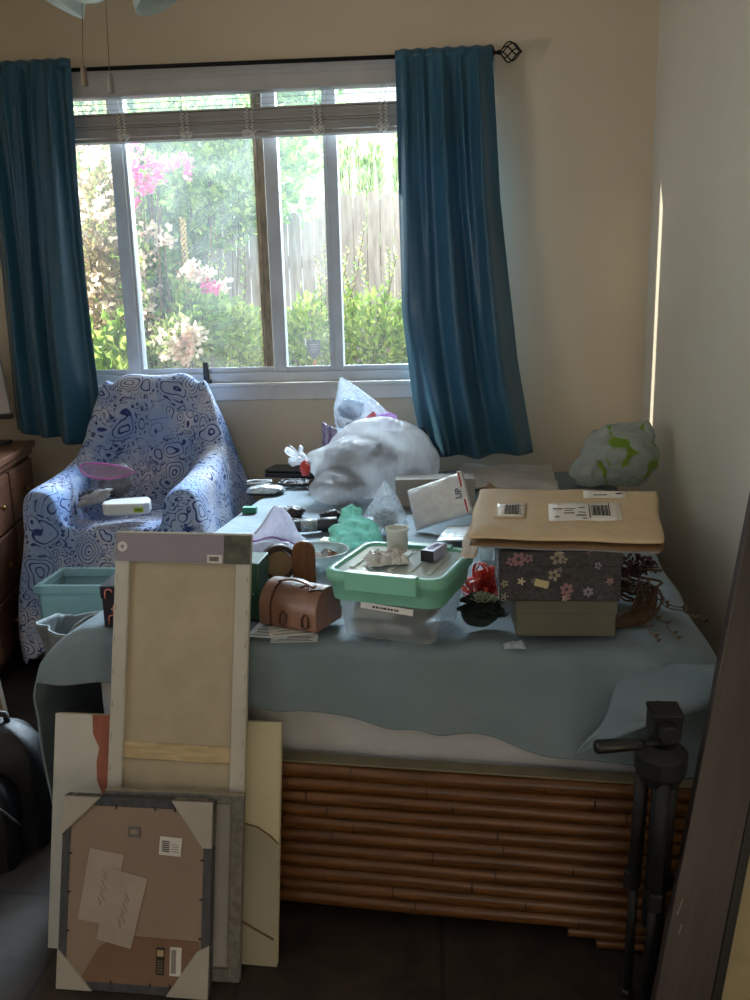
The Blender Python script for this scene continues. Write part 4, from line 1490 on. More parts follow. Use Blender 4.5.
# blue-black object on the desk
q = on_desk(3, 444)
gs = thing('glasses_case', 'small dark blue hard case on the desk in front of the screen', 'case', (q.x - 0.045, q.y - 0.16, DZ + 0.001), (0, 0, math.radians(-5)))
MB().ico((0, 0, 0.018), (0.085, 0.032, 0.02), 2, 0.06, 1.5, 4, flat=0.0).build('case_body', mat('dark_blue_shell', (36, 36, 92), 0.25, var=0.3, vscale=24), gs, smooth=True)
MB().tube([(0.085 * math.cos(a * PI / 10), 0.033 * math.sin(a * PI / 10), 0.013) for a in range(20)], 0.0025, 6, closed=True).build('case_seam', mat('black_plastic', (22, 22, 24), 0.4), gs, smooth=True)

# ------------------------------------------------------------------ tote bag, teal tub, paper on the floor
M_tote = mat('grey_tote_cloth', (116, 122, 124), 0.75, var=0.08, vscale=8, bump=0.35, bscale=18, bdist=0.012)
TX, TY = -1.015, 2.27
tote = thing('tote_bag', 'slouching grey cloth tote bag on the floor between the armchair and the bed', 'bag', (TX, TY, 0))


def tote_fn(s, t):
    a = 2 * PI * s
    ca, sa = math.cos(a), math.sin(a)
    e = 0.55
    x = 0.125 * (abs(ca) ** e) * (1 if ca > 0 else -1)
    y = 0.10 * (abs(sa) ** e) * (1 if sa > 0 else -1)
    z = 0.475 * t + 0.020 * math.sin(a * 2 + 0.5) * t
    w = 1 - 0.12 * math.sin(PI * t) + 0.06 * t
    n = noise.noise(Vector((ca * 2, sa * 2, t * 4))) * 0.030 + 0.012 * noise.noise(Vector((ca * 5, sa * 5, t * 9)))
    return (x * w + n - 0.015 * t, y * w + n * 0.8, z)


tb = MB().surf(90, 40, tote_fn, closed_u=True)
tb.add([tote_fn(i / 40, 0.01) for i in range(40)], [tuple(range(40))])
tb.build('bag_body', M_tote, tote, smooth=True, solid=0.005)
MB().surf(40, 20, lambda s, t: (-0.08 + 0.17 * s, -0.06 + 0.13 * t, 0.405 + 0.05 * s + 0.03 * noise.noise(Vector((s * 4, t * 4, 2))) + 0.018 * math.sin(s * 10 + t * 5))).build('inner_fold', M_tote, tote, smooth=True, solid=0.004)
hn = MB()
hp = [Vector((-0.05, -0.112, 0.36)), Vector((-0.048, -0.114, 0.45)), Vector((-0.02, -0.07, 0.50)), Vector((0.06, -0.03, 0.52)), Vector((0.09, -0.02, 0.53))]
hn.surf(24, 4, lambda s, t: tuple(lerp_path([(i / 4, hp[i]) for i in range(5)], s) + Vector((0.012 * (t - 0.5) * 2, 0.008 * (t - 0.5), 0.012 * (t - 0.5)))))
hn.build('handle', M_tote, tote, smooth=True, solid=0.003)
MB().surf(30, 6, lambda s, t: (-0.02 + 0.09 * s, -0.085 + 0.015 * t + 0.02 * math.sin(s * 3), 0.43 + 0.10 * s + 0.02 * (t - 0.5) + 0.012 * math.sin(s * 8))).build('handle', M_tote, tote, smooth=True, solid=0.003)
MB().surf(8, 20, lambda s, t: (-0.055 + 0.01 * s, -0.113, 0.04 + 0.42 * t)).build('seam_tape', M_tote, tote, smooth=True, solid=0.003)

M_tealtub = film('teal_tinted_plastic', (142, 166, 163), clear=0.55, rough=0.25, trans=0.35, bump=0.0, var=0.05)
q = atY(36, 590, 2.62)
tw = atY(112, 590, 2.62).x - q.x + 0.12
tub = thing('storage_tub', 'translucent teal plastic tub standing behind the grey tote bag', 'tub', (q.x + tw / 2, 2.72, 0))
zt = atY(70, 585, 2.62).z
for lo, hi in (((-tw / 2 + 0.012, -0.10, 0.0), (tw / 2 - 0.012, -0.094, zt - 0.03)), ((-tw / 2 + 0.012, 0.094, 0.0), (tw / 2 - 0.012, 0.10, zt - 0.03)),
               ((-tw / 2 + 0.006, -0.10, 0.0), (-tw / 2 + 0.012, 0.10, zt - 0.03)), ((tw / 2 - 0.012, -0.10, 0.0), (tw / 2 - 0.006, 0.10, zt - 0.03))):
    MB().span(lo, hi).build('tub_side', M_tealtub, tub, bevel=0.002)
rm = MB()
rm.span((-tw / 2 - 0.004, -0.112, zt - 0.03), (tw / 2 + 0.004, -0.09, zt)).span((-tw / 2 - 0.004, 0.09, zt - 0.03), (tw / 2 + 0.004, 0.112, zt))
rm.span((-tw / 2 - 0.004, -0.09, zt - 0.03), (-tw / 2 + 0.014, 0.09, zt)).span((tw / 2 - 0.014, -0.09, zt - 0.03), (tw / 2 + 0.004, 0.09, zt))
rm.build('rim', M_tealtub, tub, bevel=0.004)
MB().span((-tw / 2 + 0.012, -0.094, 0.0), (tw / 2 - 0.012, 0.094, 0.006)).build('tub_bottom', M_tealtub, tub)
q = atZ(58, 656, 0.0)
tag(MB().surf(20, 12, lambda s, t: (-0.09 + 0.18 * s + 0.02 * t, -0.05 + 0.10 * t, 0.004 + 0.004 * math.sin(s * 5 + t * 3) + 0.003)).build('paper_sheet', mat('white_paper', (212, 212, 212), 0.8, var=0.06), smooth=True, solid=0.001),
    'white sheet of paper lying on the floor below the armchair throw', 'paper').location = (q.x, q.y, 0)

# ------------------------------------------------------------------ black bag and small frame at the lower left edge
M_pack = mat('black_padded_cloth', (12, 14, 19), 0.55, var=0.2, vscale=10, bump=0.3, bscale=80)
q = atZ(-8, 868, 0.0)
pack = thing('backpack', 'black rounded backpack on the floor at the lower left edge, beside the hanging blanket', 'backpack', (q.x - 0.02, q.y + 0.10, 0), (0, 0, math.radians(8)))


def pk(w, d, h, y0, x0=0.0):
    def fn(s, t):
        a = 2 * PI * s
        ca, sa = math.cos(a), math.sin(a)
        e = 0.6
        hh = h * t
        k = (1 - max(0, (t - 0.55) / 0.45) ** 2.6) ** 0.5 if t > 0.55 else 1 - 0.10 * (0.55 - t)
        n = 0.008 * noise.noise(Vector((ca * 2, sa * 2, t * 5 + y0)))
        return (x0 + w * k * (abs(ca) ** e) * (1 if ca > 0 else -1) + n, y0 + d * max(0.12, k) * (abs(sa) ** e) * (1 if sa > 0 else -1) + n, hh)
    m = MB().surf(60, 40, fn, closed_u=True)
    m.add([fn(i / 40, 0.0) for i in range(40)], [tuple(range(40))])
    return m


pk(0.128, 0.075, 0.345, 0.02).build('main_compartment', M_pack, pack, smooth=True)
pk(0.105, 0.05, 0.265, -0.085, -0.03).build('front_pocket', M_pack, pack, smooth=True)
MB().tube([(-0.10 + 0.2 * k / 16, -0.128, 0.13 + 0.075 * math.sin(PI * k / 16)) for k in range(17)], 0.0035, 6).build('pocket_zip', mat('dark_zip', (46, 50, 60), 0.35, var=0.2), pack, smooth=True)
MB().tube([(0.012, -0.138, 0.185), (0.016, -0.142, 0.165), (0.006, -0.143, 0.158), (-0.004, -0.142, 0.168), (-0.02, -0.141, 0.160)], 0.0016, 6).build('zip_pull', mat('pale_cord', (170, 172, 174), 0.5), pack, smooth=True)
MB().tube([(-0.04, 0.02, 0.335), (-0.035, 0.02, 0.361), (0.0, 0.02, 0.366), (0.035, 0.02, 0.359), (0.04, 0.02, 0.33)], 0.008, 8).build('grab_loop', M_pack, pack, smooth=True)

q0, q1 = atZ(11, 723, 0.0), atZ(-20, 735, 0.0)
tp_ = atY(-6, 652, q0.y + 0.03)
sf = thing('picture', 'white-edged frame leaning on the floor just behind the black backpack', 'frame', M=axes(q1, q0 - q1, Vector((-0.24, 0.12, 1))))
ww = (q0 - q1).length
for lo, hi in (((ww - 0.012, 0, 0), (ww, 0.016, 0.20)), ((-0.12, 0, 0), (-0.108, 0.016, 0.20)), ((-0.108, 0, 0.188), (ww - 0.012, 0.016, 0.20)), ((-0.108, 0, 0), (ww - 0.012, 0.016, 0.012))):
    MB().span(lo, hi).build('frame_bar', mat('white_frame_paint', (214, 214, 214), 0.4), sf, bevel=0.002)
MB().span((-0.108, 0.006, 0.012), (ww - 0.012, 0.010, 0.188)).build('backing', mat('tan_backing', (150, 130, 104), 0.8), sf)
# ------------------------------------------------------------------ things on the bed
ZB = BT + 0.010                                # where things rest on the blanket


def onbed(px, py, z=None):
    return atZ(px, py, ZB if z is None else z)


# teal-lidded storage box ------------------------------------------------
M_binclear = film('clear_box_plastic', (222, 230, 234), clear=0.66, rough=0.15, trans=0.45, bump=0.0, var=0.04)
M_teal = mat('teal_lid_plastic', (140, 208, 186), 0.3, var=0.04, trans=0.3)
M_lidclear = film('clear_lid_plastic', (228, 240, 238), clear=0.05, rough=0.10, trans=0.15, bump=0.0, var=0.05, spec=1.0)
cb = Vector((-0.0815, 1.724, ZB + 0.0035))
byaw = math.radians(-17.3)
box = thing('storage_box', 'clear plastic storage box with a teal clip lid at the front of the bed', 'storage box', cb, (0, 0, byaw))
bwid, blen, bh = 0.1065, 0.100, 0.153


def rrect(hx, hy, rr, n=6):
    pts = []
    for cx, cy, a0 in ((hx - rr, hy - rr, 0), (-hx + rr, hy - rr, PI / 2), (-hx + rr, -hy + rr, PI), (hx - rr, -hy + rr, 1.5 * PI)):
        for k in range(n + 1):
            a = a0 + PI / 2 * k / n
            pts.append((cx + rr * math.cos(a), cy + rr * math.sin(a)))
    return pts


def loft(rings, cap_bottom=True, cap_top=False):
    m = MB()
    n = len(rings[0])
    vs = [p for ring in rings for p in ring]
    fs = []
    for j in range(len(rings) - 1):
        for i in range(n):
            k = (i + 1) % n
            fs.append((j * n + i, j * n + k, (j + 1) * n + k, (j + 1) * n + i))
    if cap_bottom:
        fs.append(tuple(reversed(range(n))))
    if cap_top:
        fs.append(tuple(range((len(rings) - 1) * n, len(rings) * n)))
    return m.add(vs, fs)


def ring(hx, hy, rr, z):
    return [(x, y, z) for x, y in rrect(hx, hy, rr)]


body = loft([ring(bwid - 0.012, blen - 0.012, 0.02, 0.0), ring(bwid - 0.004, blen - 0.004, 0.026, 0.006), ring(bwid + 0.012, blen + 0.012, 0.03, bh - 0.035), ring(bwid + 0.016, blen + 0.016, 0.03, bh - 0.03)])
body.build('box_body', M_binclear, box, smooth=True)
lid = loft([ring(bwid + 0.015, blen + 0.015, 0.032, bh - 0.064), ring(bwid + 0.020, blen + 0.020, 0.032, bh - 0.026), ring(bwid + 0.027, blen + 0.027, 0.036, bh - 0.022),
            ring(bwid + 0.028, blen + 0.028, 0.036, bh - 0.004), ring(bwid + 0.024, blen + 0.024, 0.034, bh), ring(bwid + 0.010, blen + 0.010, 0.026, bh), ring(bwid + 0.006, blen + 0.006, 0.024, bh - 0.005)], cap_bottom=False)
lo_ = lid.build('lid_rim', M_teal, box, smooth=True)
pan = loft([ring(bwid + 0.006, blen + 0.006, 0.024, bh - 0.0075), ring(bwid + 0.006, blen + 0.006, 0.024, bh - 0.005)], True, True)
for k in range(5):
    x = -0.085 + 0.0425 * k
    pan.box((x, 0, bh - 0.0035), (0.010, 2 * blen - 0.05, 0.004))
pan.build('lid_panel', M_lidclear, box, bevel=0.001)
for sgn in (-1, 1):
    y = sgn * (blen + 0.028)
    hd = MB().span((-0.078, y - 0.006, bh - 0.036), (0.078, y + 0.006, bh + 0.004)).span((-0.078, y - 0.006 - sgn * 0.020, bh - 0.001), (0.078, y + 0.004, bh + 0.004))
    hd.build('clip_handle', mat('teal_clip_plastic', (124, 190, 170), 0.32, var=0.03), box, bevel=0.004)
fy = -(blen + 0.0105)
MB().box((0.006, fy - 0.0008, bh - 0.074), (0.115, 0.001, 0.013), (math.radians(-6), math.radians(3), 0)).build('paper_label', mat('white_paper', (212, 212, 212), 0.8), box)
pl_ = MB()
rr_ = random.Random(2)
x = -0.022
while x < 0.034:
    wd = rr_.uniform(0.003, 0.006)
    pl_.box((x, fy - 0.0016, bh - 0.0745 - 0.052 * (x - 0.006)), (wd, 0.0006, 0.004), (math.radians(-6), math.radians(3), 0))
    x += wd + 0.0018
pl_.build('label_print', M_ink, box)
M_dimthings = mat('grey_blue_papers', (180, 186, 192), 0.7, c2=(120, 124, 132), vscale=18)
MBr = Matrix.Translation(cb) @ Matrix.Rotation(byaw, 4, 'Z')
for lab, (x, y, z, sx, sy, sz), m, an in (('stack of grey papers lying inside the teal-lidded storage box', (-0.02, -0.02, 0.0225, 0.13, 0.13, 0.022), M_dimthings, 0.05),
                                            ('dark notebook standing inside the right half of the teal-lidded storage box', (0.055, -0.01, 0.062, 0.05, 0.16, 0.045), mat('dark_notebook', (52, 54, 62), 0.6), -0.06),
                                            ('pale folded cloth inside the left half of the teal-lidded storage box', (-0.045, 0.0, 0.052, 0.09, 0.15, 0.03), mat('pale_cloth', (182, 184, 186), 0.8, bump=0.3), 0.08)):
    nm = lab.split()[1] if 'notebook' in lab else ('papers' if 'papers' in lab else 'folded_cloth')
    nm = {'notebook': 'notebook', 'papers': 'papers', 'folded_cloth': 'folded_cloth'}[nm]
    o = tag(MB().box((0, 0, 0), (sx, sy, sz)).build(nm, m, bevel=0.004), lab, nm.replace('_', ' '))
    o.matrix_world = MBr @ Matrix.Translation((x, y, z)) @ Matrix.Rotation(an, 4, 'Z')

LT = ZB + 0.0035 + bh + 0.0008                          # top of the lid
p = atZ(398, 549, LT)
cup = thing('jar', 'small white lidless jar standing at the back of the teal lid', 'jar', (p.x, p.y - 0.024, LT + 0.0045))
MB().lathe([(0.0, 0.002), (0.020, 0.002), (0.0235, 0.004), (0.0235, 0.044), (0.026, 0.045), (0.026, 0.052), (0.0235, 0.052), (0.022, 0.05), (0.021, 0.006), (0.0, 0.006)], 32).build(
    'jar_body', mat('milky_plastic', (226, 228, 220), 0.3, var=0.03, trans=0.35), cup, smooth=True)
p = atZ(387, 562, LT)
fo = thing('foil_packet', 'crumpled clear and silver packaging lying in the middle of the teal lid', 'packaging', (p.x, p.y, LT), (0, 0, 0.3))
M_foil = mat('crumpled_foil', (206, 208, 210), 0.25, metal=0.15, var=0.12, vscale=40)


def crumple(hx, hy, seed, amp):
    def fn(s, t):
        x, y = (s - 0.5) * 2 * hx, (t - 0.5) * 2 * hy
        w = 1 + 0.12 * noise.noise(Vector((s * 3, t * 3, seed)))
        z = amp * (0.5 + abs(noise.noise(Vector((s * 4, t * 4, seed * 3)))) + 0.6 * abs(noise.noise(Vector((s * 9, t * 9, seed)))))
        e = min(s, 1 - s, t, 1 - t)
        return (x * w, y * w, z * min(1, 0.15 + e * 5) + 0.001)
    return fn


MB().surf(44, 34, crumple(0.046, 0.036, 3, 0.018)).build('film', M_foil, fo, solid=0.0008)
MB().box((0.016, 0.012, 0.017), (0.055, 0.032, 0.006), (0.15, -0.1, 0.5)).build('card_insert', mat('grey_white_card', (190, 186, 184), 0.5, var=0.2, vscale=60), fo, bevel=0.001)
p = atZ(433, 558, LT)
sb_ = thing('small_carton', 'small pale lilac carton with a black end on the right of the teal lid', 'carton', (p.x, p.y, LT), (0, 0, math.radians(-24)))
MB().span((-0.014, -0.030, 0), (0.014, 0.045, 0.024)).build('carton_body', mat('lilac_carton', (190, 182, 206), 0.35, c2=(166, 154, 192), vscale=30), sb_, bevel=0.0008)
MB().span((-0.0145, -0.0325, -0.0003), (0.0145, -0.0285, 0.0245)).build('black_end', mat('black_plastic', (22, 22, 24), 0.4), sb_, bevel=0.0008)
pr_ = MB()
for k in range(5):
    pr_.box((-0.006 + 0.003 * k, 0.008 + 0.004 * math.sin(k * 3), 0.0243), (0.0018, 0.045, 0.0005))
pr_.build('carton_print', mat('violet_print', (112, 98, 158), 0.5), sb_)

# leather case -----------------------------------------------------------
M_lea = mat('tan_leather', (142, 106, 88), 0.4, c2=(112, 80, 64), vscale=14, bump=0.25, bscale=120, coat=0.1)
M_lead = mat('dark_stitched_leather', (74, 42, 30), 0.5, var=0.15)
pL, pR = onbed(270, 630), onbed(324, 633)
lc = (pL + pR) / 2 + Vector((0, 0.045, 0))
case = thing('leather_case', 'rounded tan leather case with straps in front of the wooden stand on the bed', 'leather case', (lc.x + 0.004, lc.y + 0.006, ZB + 0.006), (0, 0, math.radians(-24)))
hl = 0.072


def dshape(s, k=1.0):
    pts = []
    for i in range(25):
        a = PI * i / 24
        pts.append((0.055 * math.cos(a) * k, 0.035 + 0.055 * math.sin(a) * k))
    pts = [(0.055 * k, 0.004), (0.052 * k, 0.0)] + pts[0:0] + [(-0.052 * k, 0.0), (-0.055 * k, 0.004)] + list(reversed(pts))
    return pts


RYZ = Matrix(((0, 0, 1, 0), (1, 0, 0, 0), (0, 1, 0, 0), (0, 0, 0, 1)))
MB().prism(dshape(0), -hl, hl, RYZ).build('case_body', M_lea, case, bevel=0.006, seg=3, smooth=False)
MB().prism(dshape(0, 1.06), -hl - 0.004, -hl + 0.026, RYZ).build('end_cap', M_lea, case, bevel=0.004, seg=3)
MB().prism(dshape(0, 1.075), -hl + 0.0255, -hl + 0.0285, RYZ).build('cap_seam', M_lead, case)
for x in (-0.012, 0.045):
    MB().tube([(x - 0.008, -0.0565, 0.030), (x - 0.008, -0.059, 0.012), (x, -0.059, 0.008), (x + 0.008, -0.059, 0.012), (x + 0.008, -0.0565, 0.032), (x, -0.058, 0.040)], 0.0025, 8, closed=True).build('strap_loop', M_lead, case, smooth=True)
st = MB().surf(24, 4, lambda s, t: (-0.045 + 0.10 * s, -0.015 + 0.014 * (t - 0.5) - 0.012 * s, 0.0925 + 0.010 * math.sin(PI * s) + 0.001))
st.build('carry_strap', M_lea, case, smooth=True, solid=0.003)
MB().tube([(0.02 + 0.05 * k / 10, -0.03 + 0.012 * math.sin(k * 0.7), 0.0885 + 0.003 * math.sin(k)) for k in range(11)], 0.0022, 6).build('thin_strap', M_lead, case, smooth=True)

# papers under the case
M_paper = mat('white_paper', (212, 212, 212), 0.8)
for i, (px, py, an, sx, sy, c, lab) in enumerate(((272, 634, 12, 0.10, 0.13, (206, 206, 200), 'cream printed sheet under the tan leather case'),
                                                 (255, 636, -8, 0.09, 0.12, (196, 204, 214), 'blue-white sheet under the left end of the leather case'),
                                                 (275, 645, 4, 0.10, 0.06, (184, 188, 190), 'grey-white card at the front of the papers below the leather case'))):
    q = onbed(px, py)
    o = thing('paper_sheet', lab, 'paper', (q.x + 0.035, q.y + 0.045, ZB + 0.0015 + 0.0016 * (2 - i) - 0.001), (0, 0, math.radians(an)), 'papers under the leather case')
    MB().box((0, 0, 0), (sx, sy, 0.0010)).build('sheet', mat('paper_%d' % i, c, 0.8, var=0.06, vscale=30), o)
    pm = MB()
    for k in range(4):
        pm.box((0.0, -sy * 0.4 + k * sy * 0.14, 0.0006), (sx * (0.8 - 0.15 * (k % 2)), 0.003, 0.0004))
    pm.build('print', mat('dark_grey_print', (74, 76, 80), 0.7), o)

# wooden stand -----------------------------------------------------------
M_wood = wood_mat('dark_orange_wood', (128, 84, 50), (96, 58, 34), (14, 14, 2))
M_wdk = mat('dark_stained_wood', (62, 40, 30), 0.45, var=0.15)
M_wlt = mat('pale_stained_wood', (142, 112, 82), 0.5, var=0.1, vscale=10)
q = onbed(297, 600)
ws = thing('wooden_stand', 'wooden stand with an arch-topped upright and a dark round wheel, behind the leather case', 'wooden stand', (q.x - 0.018, q.y + 0.055, ZB + 0.004), (0, 0, math.radians(20)))
MB().span((-0.06, -0.04, 0), (0.055, 0.045, 0.012)).build('base', M_wdk, ws, bevel=0.003)
hz = 0.132
arch = [(-0.029, 0.012), (0.029, 0.012), (0.029, hz - 0.030)] + [(0.029 * math.cos(a * PI / 14), hz - 0.030 + 0.029 * math.sin(a * PI / 14)) for a in range(1, 14)] + [(-0.029, hz - 0.030)]
MB().prism(arch, -0.008, 0.010, Matrix.Translation((0.028, -0.01, 0)) @ Matrix.Rotation(math.radians(-12), 4, 'Z') @ Matrix.Rotation(PI / 2, 4, 'X')).build('upright', M_wood, ws, bevel=0.003)
whl = MB().lathe([(0.034, -0.012), (0.045, -0.012), (0.046, 0.012), (0.034, 0.012), (0.034, -0.012)], 36, Matrix.Translation((-0.034, 0.0, 0.079)) @ Matrix.Rotation(PI / 2, 4, 'X'))
whl.build('wheel_rim', M_wdk, ws, smooth=False, bevel=0.002)
MB().lathe([(0.0, -0.016), (0.030, -0.016), (0.0335, -0.008), (0.0335, 0.010), (0.0, 0.010)], 30, Matrix.Translation((-0.034, 0.0, 0.076)) @ Matrix.Rotation(PI / 2, 4, 'X')).build('wheel_hub', M_wlt, ws, bevel=0.002)
MB().span((-0.064, -0.012, 0.012), (-0.004, 0.014, 0.036)).build('wheel_block', M_wdk, ws, bevel=0.003)

# printed boxes ----------------------------------------------------------


def dotted_box_mat(name, base, spots, scale, thr=0.16):
    k = NT(name)
    vec = k.coord(1.0)
    v = k.n('ShaderNodeTexVoronoi', Scale=scale)
    k.l(vec, v.inputs['Vector'])
    nz = k.noise(vec, scale * 2.2, 2.0)
    d = k.math('ADD', v.outputs['Distance'], k.math('MULTIPLY', nz, 0.22))
    mask = k.ramp(d, [(thr + 0.10, (1, 1, 1, 1)), (thr + 0.14, (0, 0, 0, 1))])
    sel = k.ramp(v.outputs['Color'], [(i / len(spots), lin(c)) for i, c in enumerate(spots)], 'CONSTANT')
    k.l(k.mix(mask, lin(base), sel), k.b.inputs['Base Color'])
    k.b.inputs['Roughness'].default_value = 0.45
    return k.m


gcol = dotted_box_mat('green_patterned_card', (34, 74, 56), [(168, 186, 172), (92, 130, 104), (190, 196, 180), (60, 100, 80)], 85, 0.12)
gx = atY(268, 600, 1.80).x
gb = thing('gift_box', 'dark green box with small pale leaf print, behind the right edge of the tall canvas', 'box', (gx - 0.070, 1.806, ZB + 0.0045), (0, 0, math.radians(-3)))
hgt = atY(255, 560, 1.80).z - ZB
MB().span((-0.062, -0.045, 0), (0.062, 0.045, hgt - 0.028)).build('box_body', gcol, gb, bevel=0.002)
MB().span((-0.0645, -0.0475, hgt - 0.032), (0.0645, 0.0475, hgt)).build('box_lid', gcol, gb, bevel=0.002)
dcol = dotted_box_mat('navy_candy_print_card', (28, 28, 44), [(206, 110, 96), (196, 180, 170), (150, 74, 80), (204, 190, 150)], 62, 0.10)
dx = atY(103, 610, 1.72).x
db = thing('gift_box', 'dark navy box with candy print behind the left edge of the tall canvas', 'box', (dx + 0.05, 1.765, ZB + 0.001), (0, 0, math.radians(4)))
MB().span((-0.052, -0.045, 0), (0.052, 0.045, 0.072)).build('box_body', dcol, db, bevel=0.002)
MB().span((-0.0545, -0.0475, 0.068), (0.0545, 0.0475, 0.096)).build('box_lid', dcol, db, bevel=0.002)
cz = MB()
for k, (x, z) in enumerate(((-0.035, 0.082), (-0.02, 0.045), (-0.032, 0.02))):
    cz.tube([(x + 0.008 * math.cos(a), -0.0485 if z > 0.07 else -0.046, z + 0.008 * math.sin(a)) for a in [PI * j / 8 for j in range(9)]] + [(x - 0.008, -0.0485 if z > 0.07 else -0.046, z - 0.014)], 0.0018, 6)
cz.build('candy_print', mat('coral_print', (206, 128, 110), 0.5), db, smooth=True)

# glass bowl with trinkets -----------------------------------------------
M_glass = film('bowl_glass', (206, 222, 224), clear=0.5, rough=0.06, trans=0.2, bump=0.0, var=0.05, spec=0.8)
q = onbed(318, 575)
bx, by = q.x, q.y + 0.05
bowl = thing('glass_bowl', 'wide clear glass bowl of trinkets behind the wooden stand', 'bowl', (bx, by, ZB + 0.001))
MB().lathe([(0.0, 0.0), (0.035, 0.0), (0.045, 0.004), (0.068, 0.028), (0.078, 0.052), (0.081, 0.053), (0.079, 0.056), (0.074, 0.052), (0.062, 0.028), (0.04, 0.008), (0.0, 0.006)], 40).build('bowl_body', M_glass, bowl, smooth=True)
MB().tube([(0.079 * math.cos(a * PI / 20), 0.079 * math.sin(a * PI / 20), 0.055) for a in range(40)], 0.0022, 6, closed=True).build('rim', mat('bright_glass_rim', (214, 226, 228), 0.1), bowl, smooth=True)
for i, (x, y, z, m, lab) in enumerate(((-0.005, -0.018, 0.036, (220, 208, 204), 'pale pink thimble-shaped cup at the front of the glass bowl'),
                                      (0.034, -0.004, 0.036, (150, 96, 84), 'brown ceramic trinket on the right in the glass bowl'),
                                      (-0.036, 0.006, 0.036, (208, 214, 216), 'white trinket at the left in the glass bowl'),
                                      (0.018, 0.030, 0.034, (196, 198, 200), 'silver trinket at the back of the glass bowl'))):
    t = thing('trinket', lab, 'trinket', (bx + x, by + y, ZB + z), (0.9 - 0.5 * i, 0.5 * i - 0.3, i * 1.3), 'trinkets in the glass bowl')
    MB().lathe([(0.0, -0.008), (0.010, -0.008), (0.014, 0.004), (0.0165, 0.012), (0.0145, 0.012), (0.011, 0.0), (0.0, -0.003)], 20).build('cup', mat('trinket_%d' % i, m, 0.3), t, smooth=True)
    MB().tube([(0.0158 * math.cos(a * PI / 10), 0.0158 * math.sin(a * PI / 10), 0.012) for a in range(20)], 0.0014, 6, closed=True).build('cup_rim', M_brass if i % 2 else mat('white_enamel', (222, 220, 214), 0.35), t, smooth=True)

# clear zip bag with lilac closure ----------------------------------------
M_lil = film('lilac_clear_film', (238, 236, 244), clear=0.45, bump=0.6, trans=0.5)
q = onbed(262, 552)
zb2 = thing('zip_bag', 'clear zip bag with a lilac stripe, peaked up behind the dark green box', 'zip bag', (q.x, q.y, ZB + 0.002))


def peak(s, t):
    x = -0.16 + 0.27 * s
    y = 0.16 * t - 0.02
    pk_ = math.exp(-((x - 0.035) / 0.05) ** 2) * math.exp(-((t - 0.75) / 0.3) ** 2) * 0.095
    z = 0.012 + pk_ + 0.02 * abs(noise.noise(Vector((x * 14, t * 3, 2)))) + 0.05 * max(0, s - 0.15) * math.exp(-((t - 0.5) / 0.4) ** 2) * (1 - s)
    e = min(s, 1 - s, t * 1.0, 1 - t)
    return (x, y, z * min(1, 0.1 + e * 7))


MB().surf(60, 40, peak).build('bag', M_lil, zb2, smooth=True, solid=0.001)
sp_ = [Vector(peak(0.03 + 0.94 * k / 24, 0.30)) + Vector((0, 0, 0.002)) for k in range(25)]
MB().tube(sp_, 0.004, 6).build('lilac_stripe', mat('lilac_zip', (196, 160, 226), 0.35, trans=0.3), zb2, smooth=True)
ed = [Vector(peak(0.05 + 0.66 * k / 20, 0.34 + 0.44 * k / 20)) + Vector((0, 0, 0.002)) for k in range(21)]
MB().tube(ed, 0.0035, 6).build('white_edge', mat('white_film_edge', (232, 234, 240), 0.3, trans=0.2), zb2, smooth=True)
q = onbed(250, 513)
tag(MB().box((0, 0, 0.012), (0.05, 0.03, 0.022)).build('small_carton', mat('bottle_green_card', (34, 120, 96), 0.5), bevel=0.002), 'tiny green carton on the left edge of the bed beyond the lilac zip bag', 'carton').location = (q.x, q.y, ZB)

# dark odds and ends in the middle of the bed -------------------------------
M_blkp = mat('black_plastic', (22, 22, 24), 0.4)
q = onbed(314, 534)
ls = thing('lens_tube', 'dark grey cylinder with a pale band lying among cables in the middle of the bed', 'cylinder', (q.x, q.y + 0.02, ZB + 0.024), (0, 0, math.radians(14)))
MB().lathe([(0.0, -0.07), (0.019, -0.07), (0.020, -0.066), (0.020, 0.02), (0.023, 0.022), (0.023, 0.07), (0.020, 0.073), (0.0, 0.073)], 26, Matrix.Rotation(PI / 2, 4, 'Y')).build('tube_body', mat('dark_grey_rubber', (56, 60, 62), 0.5), ls, smooth=True)
MB().lathe([(0.0205, -0.045), (0.0208, -0.045), (0.0208, 0.008), (0.0205, 0.008)], 26, Matrix.Rotation(PI / 2, 4, 'Y')).build('pale_band', mat('pale_band_print', (166, 172, 172), 0.5, var=0.3, vscale=60), ls, smooth=True)
r = random.Random(8)


def cable_pile(name, lab, cat, px, py, rx, ry, hgt, n, m, rad, seed, extra=None):
    q = onbed(px, py)
    t = thing(name, lab, cat, (q.x, q.y, ZB))
    r = random.Random(seed)
    for k in range(n):
        pts = []
        a = r.uniform(0, 6.28)
        for j in range(26):
            a += r.uniform(0.15, 0.6)
            w = 0.55 + 0.4 * math.sin(j * 0.7 + k)
            pts.append((rx * w * math.cos(a) + r.uniform(-1, 1) * rx * 0.12, ry * w * math.sin(a), rad + hgt * (0.15 + 0.6 * r.random() * (1 - w * 0.4)) + 0.002))
        MB().tube(pts, rad, 8).build('cable', m if (k % 3) else (extra or m), t, smooth=True, sub=1)
    return t


